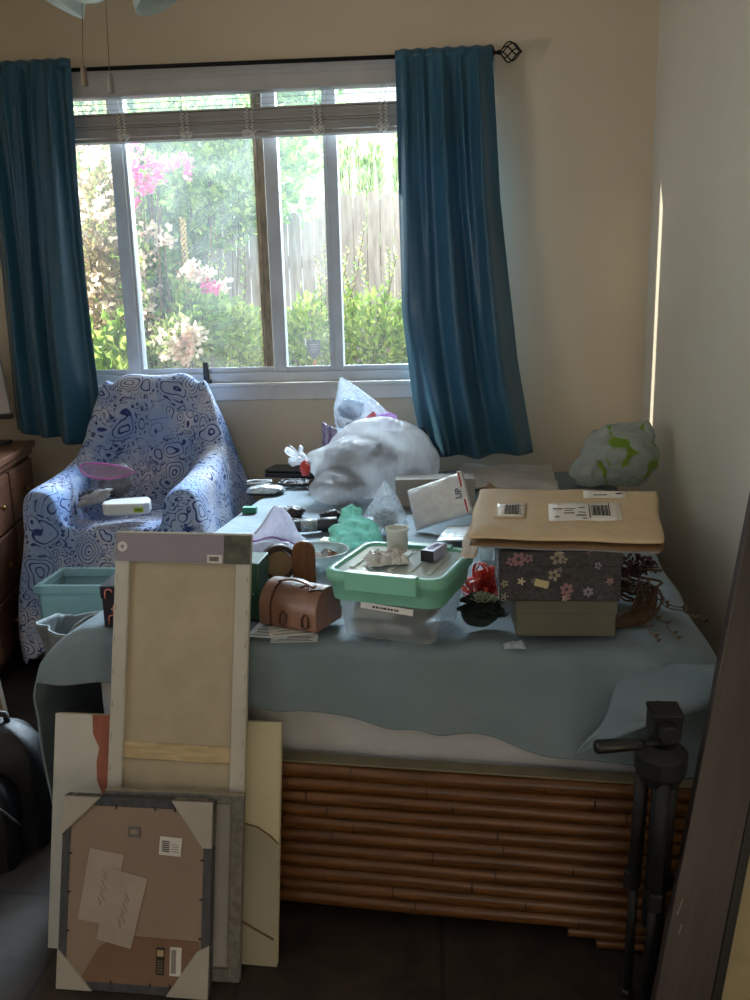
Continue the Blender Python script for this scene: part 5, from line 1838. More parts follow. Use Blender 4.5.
cable_pile('cable_coil', 'tangle of dark cables and straps beside the grey cylinder on the bed', 'cables', 290, 527, 0.06, 0.035, 0.03, 4, M_blkp, 0.0045, 4, mat('brown_cable', (84, 62, 52), 0.5))
for px, py, rx, lab, c, sd_, nm in ((288, 520, 0.05, 'dark brown pouch at the left of the cable tangle', (58, 46, 44), 4, 'pouch'), (330, 524, 0.036, 'black pouch behind the grey cylinder', (30, 30, 34), 6, 'pouch')):
    q = onbed(px, py)
    tag(MB().ico((0, 0, 0.016), (rx, rx * 0.6, 0.02), sd_, 0.2, 2.0, 4, flat=0.0, ridge=0.3).build(nm, mat('pouch_%d' % sd_, c, 0.5, var=0.2, vscale=30), smooth=True), lab, 'pouch').location = (q.x, q.y + 0.05, ZB)
cable_pile('strap_pile', 'pile of black straps and cords in front of the flat black case', 'straps', 297, 487, 0.085, 0.06, 0.03, 5, M_blkp, 0.006, 9, mat('slate_strap', (60, 62, 70), 0.5))
q = onbed(318, 474)
bc_ = thing('flat_case', 'flat black case lying at the far left corner of the bed', 'case', (q.x - 0.085, q.y - 0.03, ZB + 0.001), (0, 0, math.radians(-8)))
MB().span((-0.13, -0.07, 0), (0.12, 0.07, 0.022)).build('case_base', M_blkp, bc_, bevel=0.006)
MB().span((-0.13, -0.07, 0.0235), (0.12, 0.07, 0.036)).build('case_lid', M_blkp, bc_, bevel=0.006)
q = onbed(264, 496)
sv = thing('silver_packet', 'small silver-white packet with a coil of white cord at the left edge of the bed', 'packet', (q.x, q.y + 0.03, ZB), (0, 0, math.radians(12)))
MB().ico((0, 0, 0.017), (0.072, 0.042, 0.021), 12, 0.12, 2.0, 4, flat=0.001, ridge=0.15).build('packet', mat('silver_white_foil', (206, 214, 220), 0.25, metal=0.4, var=0.2, vscale=40), sv, smooth=True)
MB().ico((0, 0, 0.006), (0.076, 0.045, 0.008), 12, 0.1, 2.0, 3, flat=0.0).build('dark_underside', M_blkp, sv, smooth=True)
MB().tube([(-0.02 + (0.045 + 0.006 * math.sin(k * 0.9)) * math.cos(k * 0.33), 0.03 + 0.025 * math.sin(k * 0.33), 0.042 + 0.008 * math.sin(k * 0.21)) for k in range(44)], 0.0022, 6).build('cord', mat('white_cord', (214, 218, 222), 0.6), sv, smooth=True)
q = onbed(316, 494)
pc = thing('pine_cone', 'brown pine cone lying against the big white plastic bag', 'pine cone', (q.x, q.y + 0.03, ZB + 0.034), (math.radians(72), 0, math.radians(70)))
pm = MB().ball((0, 0, 0), (0.019, 0.019, 0.038), 14, 10)
for k in range(70):
    u = k / 69
    z = -0.036 + 0.072 * u
    w = 0.024 * math.sin(PI * (0.12 + 0.8 * u)) + 0.003
    an = k * 2.4
    d = Vector((math.cos(an), math.sin(an), 0.5)).normalized()
    s = d.cross(Vector((0, 0, 1))).normalized()
    c0 = Vector((w * 0.75 * math.cos(an), w * 0.75 * math.sin(an), z))
    pm.add([c0 - s * 0.005, c0 + s * 0.005, c0 + d * 0.012 + s * 0.006, c0 + d * 0.014, c0 + d * 0.012 - s * 0.006, c0 + d * 0.008 + Vector((0, 0, -0.003))], [(0, 1, 2, 3, 4), (0, 5, 1), (1, 5, 2), (2, 5, 3), (3, 5, 4), (4, 5, 0)])
pm.build('cone_scales', mat('pine_cone_brown', (92, 66, 50), 0.7, var=0.25, vscale=40), pc)
for i, (px, py, an, sx, sy, c, lab) in enumerate(((364, 522, 20, 0.10, 0.06, (188, 184, 200), 'lilac-grey leaflet beside the teal plastic wad'), (330, 541, -15, 0.06, 0.05, (206, 200, 168), 'cream leaflet between the glass bowl and the grey cylinder'),
                                                 (354, 519, -10, 0.07, 0.05, (96, 88, 150), 'violet printed card in front of the big plastic bag'))):
    q = onbed(px, py)
    o = thing('leaflet', lab, 'leaflet', (q.x, q.y, ZB + 0.002), (0, 0, math.radians(an)), 'leaflets scattered on the bed')
    MB().surf(8, 6, lambda s, t: ((s - 0.5) * sx, (t - 0.5) * sy, 0.002 + 0.004 * s * s)).build('sheet', mat('leaflet_%d' % i, c, 0.6, var=0.12, vscale=50), o, smooth=True, solid=0.001)

# teal wad of plastic wrap --------------------------------------------------
M_tealfilm = film('teal_film', (160, 218, 200), clear=0.4, bump=0.8, bscale=40, trans=0.5)
q = onbed(350, 552)
tw_ = thing('plastic_wrap', 'crumpled teal plastic wrap standing up behind the teal-lidded storage box', 'plastic wrap', (q.x, q.y + 0.04, ZB))
m = MB().ico((-0.01, 0.0, 0.04), (0.055, 0.045, 0.046), 21, 0.25, 2.0, 4, flat=0.001, ridge=0.22)
m.ico((0.0, 0.01, 0.085), (0.032, 0.028, 0.045), 23, 0.3, 2.0, 4, ridge=0.25, M=Matrix.Rotation(0.3, 4, 'Y'))
m.ico((0.045, 0.01, 0.055), (0.05, 0.03, 0.03), 25, 0.3, 2.0, 4, ridge=0.25, M=Matrix.Rotation(0.6, 4, 'Y'))
m.build('crumpled_film', M_tealfilm, tw_, remesh=0.004)
# clear pouch of silver shells ------------------------------------------------
M_pouch = film('clear_pouch_film', (226, 232, 236), clear=0.72, bump=0.45, trans=0.4)
q = onbed(384, 536)
cp_ = thing('clear_pouch', 'clear pointed pouch of silver scraps between the big plastic bag and the parcel', 'pouch', (q.x, q.y + 0.045, ZB))


def cone_pouch(s, t):
    a = 2 * PI * s
    w = (1 - t ** 1.6) * 0.074 + 0.004
    k = 0.45 + 0.55 * (1 - t)
    h = 0.165 * t
    w *= min(1, 0.75 + t * 1.5)
    return (w * math.cos(a) + 0.006 * t + 0.005 * noise.noise(Vector((math.cos(a) * 3, math.sin(a) * 3, t * 4))), w * k * 0.75 * math.sin(a), h + 0.002)


m = MB().surf(48, 26, cone_pouch, closed_u=True)
m.add([cone_pouch(i / 32, 0) for i in range(32)], [tuple(reversed(range(32)))])
m.build('pouch_film', M_pouch, cp_, smooth=True)
mm = MB().ico((0, 0, 0.0), (0.036, 0.022, 0.027), 31, 0.2, 3.0, 4, ridge=0.7)
o = tag(mm.build('silver_scraps', mat('silver_scrap', (178, 182, 184), 0.3, metal=0.4, c2=(84, 86, 90), vscale=60, bump=0.8, bscale=60)), 'silver and grey scraps inside the clear pointed pouch', 'scraps')
o.location = (q.x, q.y + 0.045, ZB + 0.044)

# grey carton behind -----------------------------------------------------------
p0, p1 = onbed(394, 507), onbed(472, 503)
zt = atY(430, 475, 3.0).z
gc = thing('carton', 'long grey carton at the foot of the big white plastic bag, behind the parcel', 'carton', ((p0.x + p1.x) / 2 + 0.006, p0.y + 0.045, ZB + 0.001), (0, 0, math.radians(3)))
hw_ = (p1.x - p0.x) / 2
MB().span((-hw_, -0.05, 0), (hw_, 0.05, zt - ZB - 0.002)).build('carton_body', mat('grey_carton', (150, 144, 136), 0.75, var=0.05), gc, bevel=0.002)
MB().span((-hw_ - 0.002, -0.052, zt - ZB - 0.025), (hw_ + 0.002, 0.052, zt - ZB)).build('carton_lid', mat('grey_carton', (150, 144, 136), 0.75), gc, bevel=0.002)
# white parcel with red stripes ---------------------------------------------------
M_bub = mat('white_bubble_paper', (222, 224, 226), 0.45, var=0.05, vscale=30, bump=0.6, bscale=34, bdist=0.01)
M_red = mat('red_stripe_print', (176, 40, 44), 0.5)
M_blue = mat('navy_print', (44, 58, 110), 0.5)
q = onbed(420, 536)
pa = thing('parcel', 'white mailing parcel with red stripes and blue mark, propped up behind the teal lid', 'parcel', M=axes((q.x + 0.066, q.y + 0.115, ZB + 0.077), Vector((0.93, -0.12, 0.34)), Vector((0.1, -0.72, 0.62))))


def pillow(hx, hy, hz, seed):
    m = MB()

    def fn(sgn):
        def f(s, t):
            x, y = (s - 0.5) * 2, (t - 0.5) * 2
            k = max(0, (1 - x ** 4) * (1 - y ** 4)) ** 0.5
            return (x * hx, y * hy, hz + sgn * hz * k * (0.85 + 0.3 * noise.noise(Vector((x * 3, y * 3, seed)))))
        return f
    m.surf(40, 30, fn(1))
    m.surf(30, 40, lambda s, t: fn(-1)(t, s))
    return m


pillow(0.095, 0.075, 0.020, 3).build('parcel_body', M_bub, pa, smooth=True, weld=True)
sd_ = MB().span((0.080, -0.074, 0.004), (0.097, 0.074, 0.036))
se = sd_.build('parcel_side', mat('white_card', (216, 216, 214), 0.55), pa, bevel=0.003)
for y0, y1 in ((-0.074, -0.03), (0.016, 0.068)):
    MB().span((0.083, y0, 0.0362), (0.088, y1, 0.0372)).build('red_stripe', M_red, se)
MB().span((0.079, y0 - 0.0, 0.0), (0.08, y0 + 0.001, 0.001))
text_mesh('UP', 0.030, Matrix.Translation((0.072, -0.005, 0.0395)) @ Matrix.Rotation(PI / 2 * 0.9, 4, 'Z'), M_blue, 'blue_lettering', se, 0.0006)
q = onbed(455, 537)
o = thing('parcel', 'pale blue-white padded sheet sticking out between the teal lid and the kraft mailers', 'parcel', (q.x + 0.012, q.y - 0.035, ZB + 0.016), (math.radians(6), math.radians(-5), math.radians(-15)))
pillow(0.055, 0.07, 0.006, 8).build('sheet_body', mat('pale_blue_bubble_film', (206, 220, 224), 0.3, var=0.08, vscale=60, bump=0.6, bscale=60), o, smooth=True, weld=True)
MB().box((0.03, -0.02, 0.0135), (0.03, 0.02, 0.001)).build('sheet_label', mat('white_card', (216, 216, 214), 0.55), o)

# the big white plastic bag ----------------------------------------------------------
M_bag = film('white_plastic_bag', (222, 223, 224), clear=0.46, rough=0.2, trans=0.55, bump=1.0, bscale=20, var=0.14, stretch=(1.3, 1.0, 0.35))
q = onbed(365, 512)
BG = Vector((q.x, q.y + 0.13, ZB + 0.010))
big = thing('plastic_bag', 'big knotted white translucent plastic bag with a red tie, on the middle of the bed', 'plastic bag', BG)
m = MB()
m.ico((0.04, 0.205, 0.12), (0.215, 0.118, 0.175), 41, 0.10, 1.3, 5, flat=0.002, ridge=0.05)
m.ico((-0.04, 0.12, 0.09), (0.165, 0.14, 0.14), 42, 0.10, 1.4, 4, flat=0.002, ridge=0.05)
m.ico((-0.11, 0.01, 0.045), (0.11, 0.12, 0.075), 43, 0.14, 1.4, 4, flat=0.002, ridge=0.05)
m.ico((0.185, 0.215, 0.10), (0.085, 0.085, 0.10), 44, 0.12, 1.4, 4, flat=0.002, ridge=0.05)
m.ico((-0.16, 0.10, 0.13), (0.09, 0.07, 0.055), 45, 0.12, 1.4, 4, ridge=0.05)
bgo = m.build('bag_skin', M_bag, big, remesh=0.007, smoothit=30)
displace(bgo, 0.035, 0.007, 3)
nk = MB()
for k, (dx, dz, ln, sd_) in enumerate(((-1.0, 0.55, 0.085, 1), (-0.95, 0.15, 0.075, 2), (-0.7, 0.8, 0.06, 3))):
    nk.surf(14, 10, lambda s, t, k=k, dx=dx, dz=dz, ln=ln: (dx * ln * t + 0.02 * noise.noise(Vector((s * 4, t * 4, k))), (s - 0.5) * (0.02 + 0.08 * t) + 0.012 * math.sin(s * 12 + k) * t, dz * ln * t + 0.02 * math.sin(s * 8 + k * 2) * t))
no = nk.build('knotted_ends', film('white_bag_thin', (230, 232, 236), clear=0.35, bump=0.6, trans=0.5), big, smooth=True)
no.location = (-0.215, 0.06, 0.135)
MB().ico((0, 0, 0), (0.020, 0.024, 0.028), 9, 0.3, 2.0, 3, ridge=0.3).build('red_tie', mat('coral_red_plastic', (226, 92, 88), 0.35, trans=0.3), big, smooth=True).location = (-0.235, 0.04, 0.12)
o = tag(MB().ico((0, 0, 0), (0.066, 0.055, 0.075), 51, 0.15, 1.6, 4).build('dark_bundle', mat('slate_cloth', (78, 82, 92), 0.8), smooth=True), 'slate grey bundle showing through the big white plastic bag', 'bundle')
o.location = BG + Vector((-0.08, 0.065, 0.105))
o = tag(MB().box((0, 0, 0), (0.03, 0.02, 0.10), (0.2, 0.6, 0.2)).build('dark_bar', M_blkp, bevel=0.004), 'black oblong showing through the front of the big white plastic bag', 'oblong')
o.location = BG + Vector((0.012, 0.165, 0.145))
o = tag(MB().ico((0, 0, 0), (0.055, 0.05, 0.05), 53, 0.15, 1.6, 4).build('pale_bundle', mat('pale_cloth', (182, 184, 186), 0.8), smooth=True), 'pale bundle in the right half of the big white plastic bag', 'bundle')
o.location = BG + Vector((0.135, 0.205, 0.115))

# carton and clothing bag behind it ------------------------------------------------------
q = atY(362, 432, 3.42)
zc_ = q.z
cs = thing('carton', 'grey carton against the window wall, supporting the clear bag of clothes', 'carton', (q.x + 0.01, 3.47, ZB + 0.001))
MB().span((-0.15, -0.08, 0), (0.16, 0.09, zc_ - ZB - 0.03)).build('carton_body', mat('slate_carton', (112, 114, 126), 0.7, var=0.05), cs, bevel=0.002)
MB().span((-0.152, -0.082, zc_ - ZB - 0.032), (0.162, 0.092, zc_ - ZB)).build('carton_lid', mat('slate_carton', (112, 114, 126), 0.7), cs, bevel=0.002)
cl_ = thing('zip_bag', 'bulging clear bag of clothes with a pink tag below the window sill', 'zip bag', (q.x - 0.01, 3.46, zc_ + 0.001))
M_cbag = film('clear_clothes_bag', (224, 232, 240), clear=0.70, bump=0.6, trans=0.45)
pz = atY(341, 378, 3.45).z - zc_


def cbag(s, t):
    a = 2 * PI * s
    tx = -0.075 * t ** 1.6
    w = (0.125 * (1 - t ** 1.7) + 0.006) * min(1, 0.82 + t * 1.2)
    d = (0.075 * (1 - t ** 1.3) + 0.004)
    n = 1 + 0.14 * noise.noise(Vector((math.cos(a) * 2, math.sin(a) * 2, t * 3 + 5)))
    return (tx + w * n * math.cos(a) * (1.1 if math.cos(a) > 0 else 0.85), d * n * math.sin(a), pz * t + 0.001)


m = MB().surf(60, 30, cbag, closed_u=True)
m.add([cbag(i / 32, 0) for i in range(32)], [tuple(reversed(range(32)))])
m.build('bag', M_cbag, cl_, smooth=True)
MB().ico((0.115, -0.02, 0.045), (0.045, 0.02, 0.035), 61, 0.3, 2, 3, ridge=0.4).build('lilac_corner', film('lilac_print_film', (206, 170, 220), clear=0.3, bump=0.6), cl_, smooth=True)
MB().box((0.045, -0.085, 0.062), (0.065, 0.004, 0.022), (0, -0.65, 0)).build('pink_tag', mat('pink_card', (232, 116, 130), 0.5), cl_, bevel=0.002)
for i, (dx, dy, dz, sx, sz, c, lab) in enumerate(((-0.035, 0, 0.092, 0.062, 0.056, (170, 194, 220), 'pale blue folded garment in the clear bag of clothes'), (0.0, 0.0, 0.026, 0.07, 0.026, (74, 78, 88), 'charcoal folded garment low in the clear bag of clothes'),
                                                (-0.02, 0, 0.012, 0.08, 0.011, (196, 196, 200), 'white folded garment at the bottom of the clear bag of clothes'))):
    if i == 2:
        continue
    o = tag(MB().ico((0, 0, 0), (sx * 0.85, 0.034 if i == 0 else 0.046, sz * (0.62 if i else 0.75)), 70 + i, 0.14, 2.2, 4, ridge=0.3).build('garment', mat('garment_%d' % i, c, 0.8, var=0.15, vscale=30, bump=0.5, bscale=40), smooth=True), lab, 'garment')
    o.location = Vector((q.x - 0.01 + dx, 3.46 + dy, zc_ + dz))
# purple folded bag at its left and black box at its right
p = atY(328, 424, 3.40)
pu = thing('folded_bag', 'purple and white striped bag corner poking out left of the clear bag of clothes', 'bag', (p.x + 0.01, 3.36, ZB + 0.001))
MB().surf(24, 18, lambda s, t: (-0.03 + 0.06 * s, 0.010 * math.sin(s * 14), (p.z - ZB + 0.012 - 0.03 * s) * t)).build('bag_panel', mat('purple_white_stripe', (128, 96, 164), 0.5, c2=(206, 204, 220), vscale=14, stretch=(12, 1, 3)), pu, smooth=True, solid=0.004)
p = atY(416, 434, 3.45)
bk_ = thing('black_box', 'small black box just left of the right curtain, behind the big plastic bag', 'box', (p.x + 0.01, 3.48, ZB + 0.001))
MB().span((-0.035, -0.05, 0), (0.045, 0.05, p.z - ZB)).build('box_body', M_blkp, bk_, bevel=0.008)
MB().tube([(-0.03, -0.03, p.z - ZB), (-0.02, -0.03, p.z - ZB + 0.02), (0.02, -0.03, p.z - ZB + 0.022), (0.035, -0.03, p.z - ZB)], 0.005, 8).build('box_handle', M_blkp, bk_, smooth=True)

# green and white bag in the corner -----------------------------------------------------------
M_gw = NT('white_bag_with_green_print')
vec = M_gw.coord(1.0)
gm = M_gw.ramp(M_gw.noise(vec, 7.0, 2.0, 0.5, 1.5), [(0.55, lin((204, 212, 206))), (0.60, lin((150, 190, 62)))])
M_gw.l(gm, M_gw.b.inputs['Base Color'])
M_gw.b.inputs['Roughness'].default_value = 0.32
M_gw.bump(M_gw.noise(vec, 17.0, 5.0, 0.65, 1.6), 1.0, 0.03)
tl = M_gw.n('ShaderNodeBsdfTranslucent')
M_gw.l(gm, tl.inputs['Color'])
mx = M_gw.n('ShaderNodeMixShader')
mx.inputs[0].default_value = 0.35
M_gw.l(M_gw.b.outputs[0], mx.inputs[1])
M_gw.l(tl.outputs[0], mx.inputs[2])
M_gw.l(mx.outputs[0], M_gw.out.inputs['Surface'])
gw = thing('plastic_bag', 'stuffed white plastic bag with lime green print in the corner by the right wall', 'plastic bag', (0.675, 3.26, ZB + 0.008))
m = MB().ico((0.03, 0.0, 0.115), (0.145, 0.12, 0.13), 81, 0.10, 1.4, 5, flat=0.002, ridge=0.08)
m.ico((-0.09, -0.02, 0.055), (0.075, 0.08, 0.06), 82, 0.15, 1.6, 4, flat=0.002, ridge=0.2)
m.ico((0.11, 0.01, 0.20), (0.05, 0.05, 0.05), 83, 0.25, 2.0, 4, ridge=0.3)
o = m.build('bag_skin', M_gw.m, gw, remesh=0.006, smoothit=4)
displace(o, 0.05, 0.009, 2)

# boxes, mailers and flowers at the right front ---------------------------------------------------
M_olb = mat('olive_grey_box_card', (92, 90, 78), 0.6, var=0.04)
p0, p1 = onbed(515, 642), onbed(616, 642)
zt = 0.756
ol = thing('lidded_box', 'plain olive grey box at the bottom of the stack under the floral box', 'box', ((p0.x + p1.x) / 2, p0.y + 0.075, ZB + 0.0115), (0, 0, 0))
hw_ = (p1.x - p0.x) / 2
MB().span((-hw_ + 0.002, -0.070, 0), (hw_ - 0.002, 0.075, zt - ZB - 0.037)).build('box_body', M_olb, ol, bevel=0.0015)
MB().span((-hw_, -0.0725, zt - ZB - 0.041), (hw_, 0.0775, zt - ZB - 0.0115)).build('box_lid', M_olb, ol, bevel=0.0015)


def floral_mat():
    k = NT('dark_floral_card')
    vec = k.coord(1.0)
    nz = k.noise(vec, 60.0, 3.0, 0.6, 1.2)
    base = k.ramp(nz, [(0.42, lin((26, 25, 32))), (0.55, lin((58, 56, 64))), (0.62, lin((30, 28, 36)))])
    out = base
    for sc, r0, cols, lobes in ((19.0, 0.34, [(150, 120, 126), (188, 184, 166), (170, 130, 140), (206, 200, 190)], 5.0), (34.0, 0.30, [(110, 106, 112), (150, 120, 130), (140, 136, 146), (190, 180, 160)], 5.0)):
        v = k.n('ShaderNodeTexVoronoi', Scale=sc)
        k.l(vec, v.inputs['Vector'])
        sub = k.n('ShaderNodeVectorMath', operation='SUBTRACT')
        k.l(vec, sub.inputs[0])
        k.l(v.outputs['Position'], sub.inputs[1])
        sx = k.n('ShaderNodeSeparateXYZ')
        k.l(sub.outputs[0], sx.inputs[0])
        ang = k.math('ARCTAN2', sx.outputs['Z'], sx.outputs['X'])
        pet = k.math('MULTIPLY', k.math('COSINE', k.math('MULTIPLY', ang, lobes)), 0.07)
        d = k.math('SUBTRACT', v.outputs['Distance'], pet)
        mask = k.ramp(d, [(r0 - 0.04, (1, 1, 1, 1)), (r0, (0, 0, 0, 1))])
        pick = k.ramp(v.outputs['Color'], [(0.0, (0, 0, 0, 1)), (0.48, (0, 0, 0, 1)), (0.5, (1, 1, 1, 1))])
        sel = k.ramp(v.outputs['Color'], [(i / 4, lin(c)) for i, c in enumerate(cols)], 'CONSTANT')
        out = k.mix(k.math('MULTIPLY', mask, pick), out, sel)
    k.l(out, k.b.inputs['Base Color'])
    k.b.inputs['Roughness'].default_value = 0.5
    return k.m


xl, xr = atY(499, 575, 1.635).x, atY(623, 575, 1.635).x
zf0, zf1 = zt + 0.001, atY(560, 551, 1.635).z
fb_ = thing('floral_box', 'dark grey box printed with pink and cream flowers, between the olive box and the mailers', 'box', ((xl + xr) / 2, 1.72, zf0), (0, 0, math.radians(-0.5)))
hw_ = (xr - xl) / 2
M_flo = floral_mat()
MB().span((-hw_ + 0.002, -0.083, 0), (hw_ - 0.002, 0.085, zf1 - zf0 - 0.032)).build('box_body', M_flo, fb_, bevel=0.002)
MB().span((-hw_, -0.086, zf1 - zf0 - 0.034), (hw_, 0.088, zf1 - zf0)).build('box_lid', M_flo, fb_, bevel=0.002)
FL_COL = {'pink': mat('pink_flower_print', (140, 104, 112), 0.5), 'cream': mat('cream_flower_print', (146, 140, 122), 0.5), 'lilac': mat('lilac_flower_print', (132, 124, 140), 0.5)}
for i, (fx_, fz_, R_, c_, npet) in enumerate(((0.16, 0.84, 0.016, 'pink', 6), (0.10, 0.80, 0.010, 'pink', 5), (0.24, 0.86, 0.010, 'pink', 5), (0.47, 0.86, 0.014, 'cream', 5), (0.52, 0.83, 0.009, 'cream', 5), (0.45, 0.52, 0.013, 'cream', 5), (0.38, 0.34, 0.009, 'lilac', 5),
                                             (0.555, 0.24, 0.014, 'pink', 6), (0.56, 0.10, 0.009, 'pink', 5), (0.73, 0.19, 0.011, 'lilac', 6), (0.80, 0.72, 0.008, 'lilac', 5), (0.90, 0.40, 0.008, 'pink', 5), (0.05, 0.35, 0.008, 'cream', 5))):
    zz_ = fz_ * (zf1 - zf0)
    yy_ = -0.0866 if zz_ > zf1 - zf0 - 0.034 else -0.0836
    fm = MB()
    for j in range(npet):
        a_ = 2 * PI * j / npet + i
        ring_ = [(0.0, 0.0)] + [(R_ * (0.62 + 0.40 * math.cos(q_)), R_ * 0.30 * math.sin(q_)) for q_ in [2 * PI * t_ / 10 for t_ in range(10)]]
        pts_ = [(-hw_ + fx_ * 2 * hw_ + x_ * math.cos(a_) - y_ * math.sin(a_), yy_, zz_ + x_ * math.sin(a_) + y_ * math.cos(a_)) for x_, y_ in ring_[1:]]
        fm.add(pts_, [tuple(range(10))])
    fm.build('printed_flower', FL_COL[c_], fb_)
MB().box((-0.037, -0.0842, 0.038), (0.028, 0.001, 0.015), (0, math.radians(14), 0)).build('price_sticker', mat('cream_sticker', (196, 182, 140), 0.6), fb_)

M_kraft = mat('kraft_paper', (196, 176, 144), 0.6, c2=(180, 160, 128), vscale=7, bump=0.6, bscale=16, bdist=0.008)
M_kedge = mat('dark_kraft_edge', (112, 86, 56), 0.8)
M_gmail = mat('grey_mailer', (150, 148, 150), 0.6, var=0.08, vscale=10, bump=0.3)
FLc, FRc = Vector((0.056, 1.600, 0.872)), Vector((0.420, 1.537, 0.877))
BLc, BRc = Vector((0.092, 1.805, 0.929)), Vector((0.455, 1.738, 0.934))


def mailer(name, lab, cat, FL, FR, BLq, lift, mt, puff, extra=0.0, seed=1):
    xd = (FR - FL)
    yd = (BLq - FL)
    zd = xd.cross(yd).normalized()
    M = axes(FL + zd * lift, xd, zd)
    w, d = xd.length, (yd - xd.normalized() * yd.dot(xd.normalized())).length
    t = thing(name, lab, cat, M=M)

    def fn(sgn):
        def f(s, q):
            x, y = (s - 0.5) * 2, (q - 0.5) * 2
            k = max(0, (1 - x ** 6) * (1 - y ** 6)) ** 0.4
            n = 0.25 * noise.noise(Vector((x * 3, y * 2, seed))) + 0.2 * noise.noise(Vector((x * 7 + y * 4, y * 4, seed * 2)))
            return (s * w + 0.002 * math.sin(q * 9), q * d + 0.002 * math.sin(s * 13), puff * 0.5 + sgn * puff * 0.5 * k * (0.8 + n * (1.0 if sgn > 0 else 0.3)))
        return f
    m = MB().surf(70, 36, fn(1))
    m.surf(36, 70, lambda s, q: fn(-1)(q, s))
    m.build('envelope', mt, t, smooth=True, weld=True)
    return t, w, d, fn(1)


top, w, d, fz = mailer('kraft_mailer', 'brown kraft mailing envelope with white labels, topmost of the mailer stack', 'envelope', FLc, FRc, BLc, 0.024, M_kraft, 0.016, seed=3)


def lay(x0, x1, y0, y1, m, name, parent, an=0.0, off=0.0012, n=8):
    mb_ = MB()
    cx, cy = (x0 + x1) / 2, (y0 + y1) / 2
    ca, sa = math.cos(an), math.sin(an)

    def g(s, q):
        dx, dy = (s - 0.5) * (x1 - x0), (q - 0.5) * (y1 - y0)
        x, y = cx + dx * ca - dy * sa, cy + dx * sa + dy * ca
        p = fz(x / w, y / d)
        return (x, y, p[2] + off)
    return mb_.surf(n, n, g).build(name, m, parent, smooth=True, solid=0.0006)


M_plabel = mat('white_address_label', (216, 214, 208), 0.6)
M_clearl = mat('tan_tape_label', (176, 158, 132), 0.35)
l0 = lay(0.125 * w, 0.295 * w, 0.34 * d, 0.64 * d, M_clearl, 'tape_patch', top, 0.03)
l1 = lay(0.145 * w, 0.285 * w, 0.37 * d, 0.62 * d, M_plabel, 'postage_label', top, 0.03, 0.0022)
r = random.Random(6)
for k in range(14):
    x = 0.175 * w + k * 0.0021
    lay(x, x + (0.0014 if k % 3 else 0.0008), 0.40 * d, 0.60 * d, M_ink, 'barcode_bar', l1, 0.03, 0.0030, 3)
for k in range(5):
    lay(0.245 * w, (0.272 - 0.006 * (k % 2)) * w, (0.41 + 0.04 * k) * d, (0.425 + 0.04 * k) * d, mat('grey_ink', (120, 118, 118), 0.7), 'label_print', l1, 0.03, 0.0030, 3)
l2 = lay(0.415 * w, 0.80 * w, 0.32 * d, 0.66 * d, M_plabel, 'address_label', top, 0.06)
for k in range(12):
    x = 0.645 * w + k * 0.0027
    lay(x, x + (0.0019 if k % 3 else 0.001), 0.42 * d, 0.62 * d, M_ink, 'barcode_bar', l2, 0.06, 0.0024, 3)
lay(0.632 * w, 0.637 * w, 0.36 * d, 0.62 * d, M_ink, 'barcode_bar', l2, 0.06, 0.0024, 3)
lay(0.735 * w, 0.740 * w, 0.42 * d, 0.66 * d, M_ink, 'barcode_bar', l2, 0.06, 0.0024, 3)
for k, (a, b_, c_, e_) in enumerate(((0.44, 0.49, 0.52, 0.545), (0.45, 0.475, 0.38, 0.40), (0.50, 0.555, 0.44, 0.46), (0.50, 0.545, 0.49, 0.505), (0.50, 0.56, 0.53, 0.545), (0.565, 0.62, 0.40, 0.42), (0.575, 0.615, 0.46, 0.475), (0.575, 0.61, 0.55, 0.565), (0.60, 0.622, 0.34, 0.365))):
    lay(a * w, b_ * w, c_ * d, e_ * d, mat('grey_ink', (120, 118, 118), 0.7), 'label_print', l2, 0.06, 0.0024, 3)
l3 = lay(0.60 * w, 0.83 * w, 0.78 * d, 0.93 * d, M_plabel, 'return_label', top, 0.04)
lay(0.655 * w, 0.73 * w, 0.83 * d, 0.85 * d, mat('grey_ink', (120, 118, 118), 0.7), 'label_print', l3, 0.04, 0.0024, 3)
lay(0.775 * w, 0.81 * w, 0.86 * d, 0.88 * d, M_ink, 'label_print', l3, 0.04, 0.0024, 3)
MB().add([(0.02 * w, 0.99 * d, 0.006), (0.12 * w, 0.995 * d, 0.006), (0.055 * w, 1.13 * d, 0.010)], [(0, 1, 2)]).build('torn_flap', M_kedge, top, solid=0.001)
mailer('kraft_mailer', 'second brown kraft envelope just under the topmost labelled one', 'envelope', FLc + Vector((0.004, -0.006, 0)), FRc + Vector((-0.002, -0.006, 0)), BLc + Vector((0.006, 0.0, -0.004)), 0.012, M_kedge, 0.010, seed=5)
mailer('grey_mailer', 'flat grey mailing envelope at the bottom of the mailer stack on the floral box', 'envelope', FLc + Vector((0.02, 0.012, 0)), FRc + Vector((0.0, 0.012, 0)), BLc + Vector((0.03, 0.075, 0.0)), 0.003, M_gmail, 0.007, seed=7)
mailer('white_mailer', 'pale off-white envelope sticking out at the left of the kraft mailers', 'envelope', FLc + Vector((-0.016, 0.02, -0.020)), FLc + Vector((0.016, 0.014, -0.020)), BLc + Vector((-0.014, -0.075, -0.040)), 0.0, mat('offwhite_mailer', (206, 198, 186), 0.65, var=0.06, bump=0.3), 0.008, seed=9)
q = BLc.lerp(BRc, 0.45)
ht = q.z - zf1
o = thing('padded_parcel', 'grey padded parcel propping up the back of the mailers on the floral box', 'parcel', ((xl + xr) / 2, 1.775, zf1 + 0.001))
MB().span((-0.10, -0.025, 0), (0.10, 0.02, 0.022)).build('parcel_body', M_gmail, o, bevel=0.008, seg=3)
MB().span((-0.012, -0.0258, -0.0003), (0.012, 0.0208, 0.0225)).build('parcel_tape', M_kedge, o, bevel=0.002)

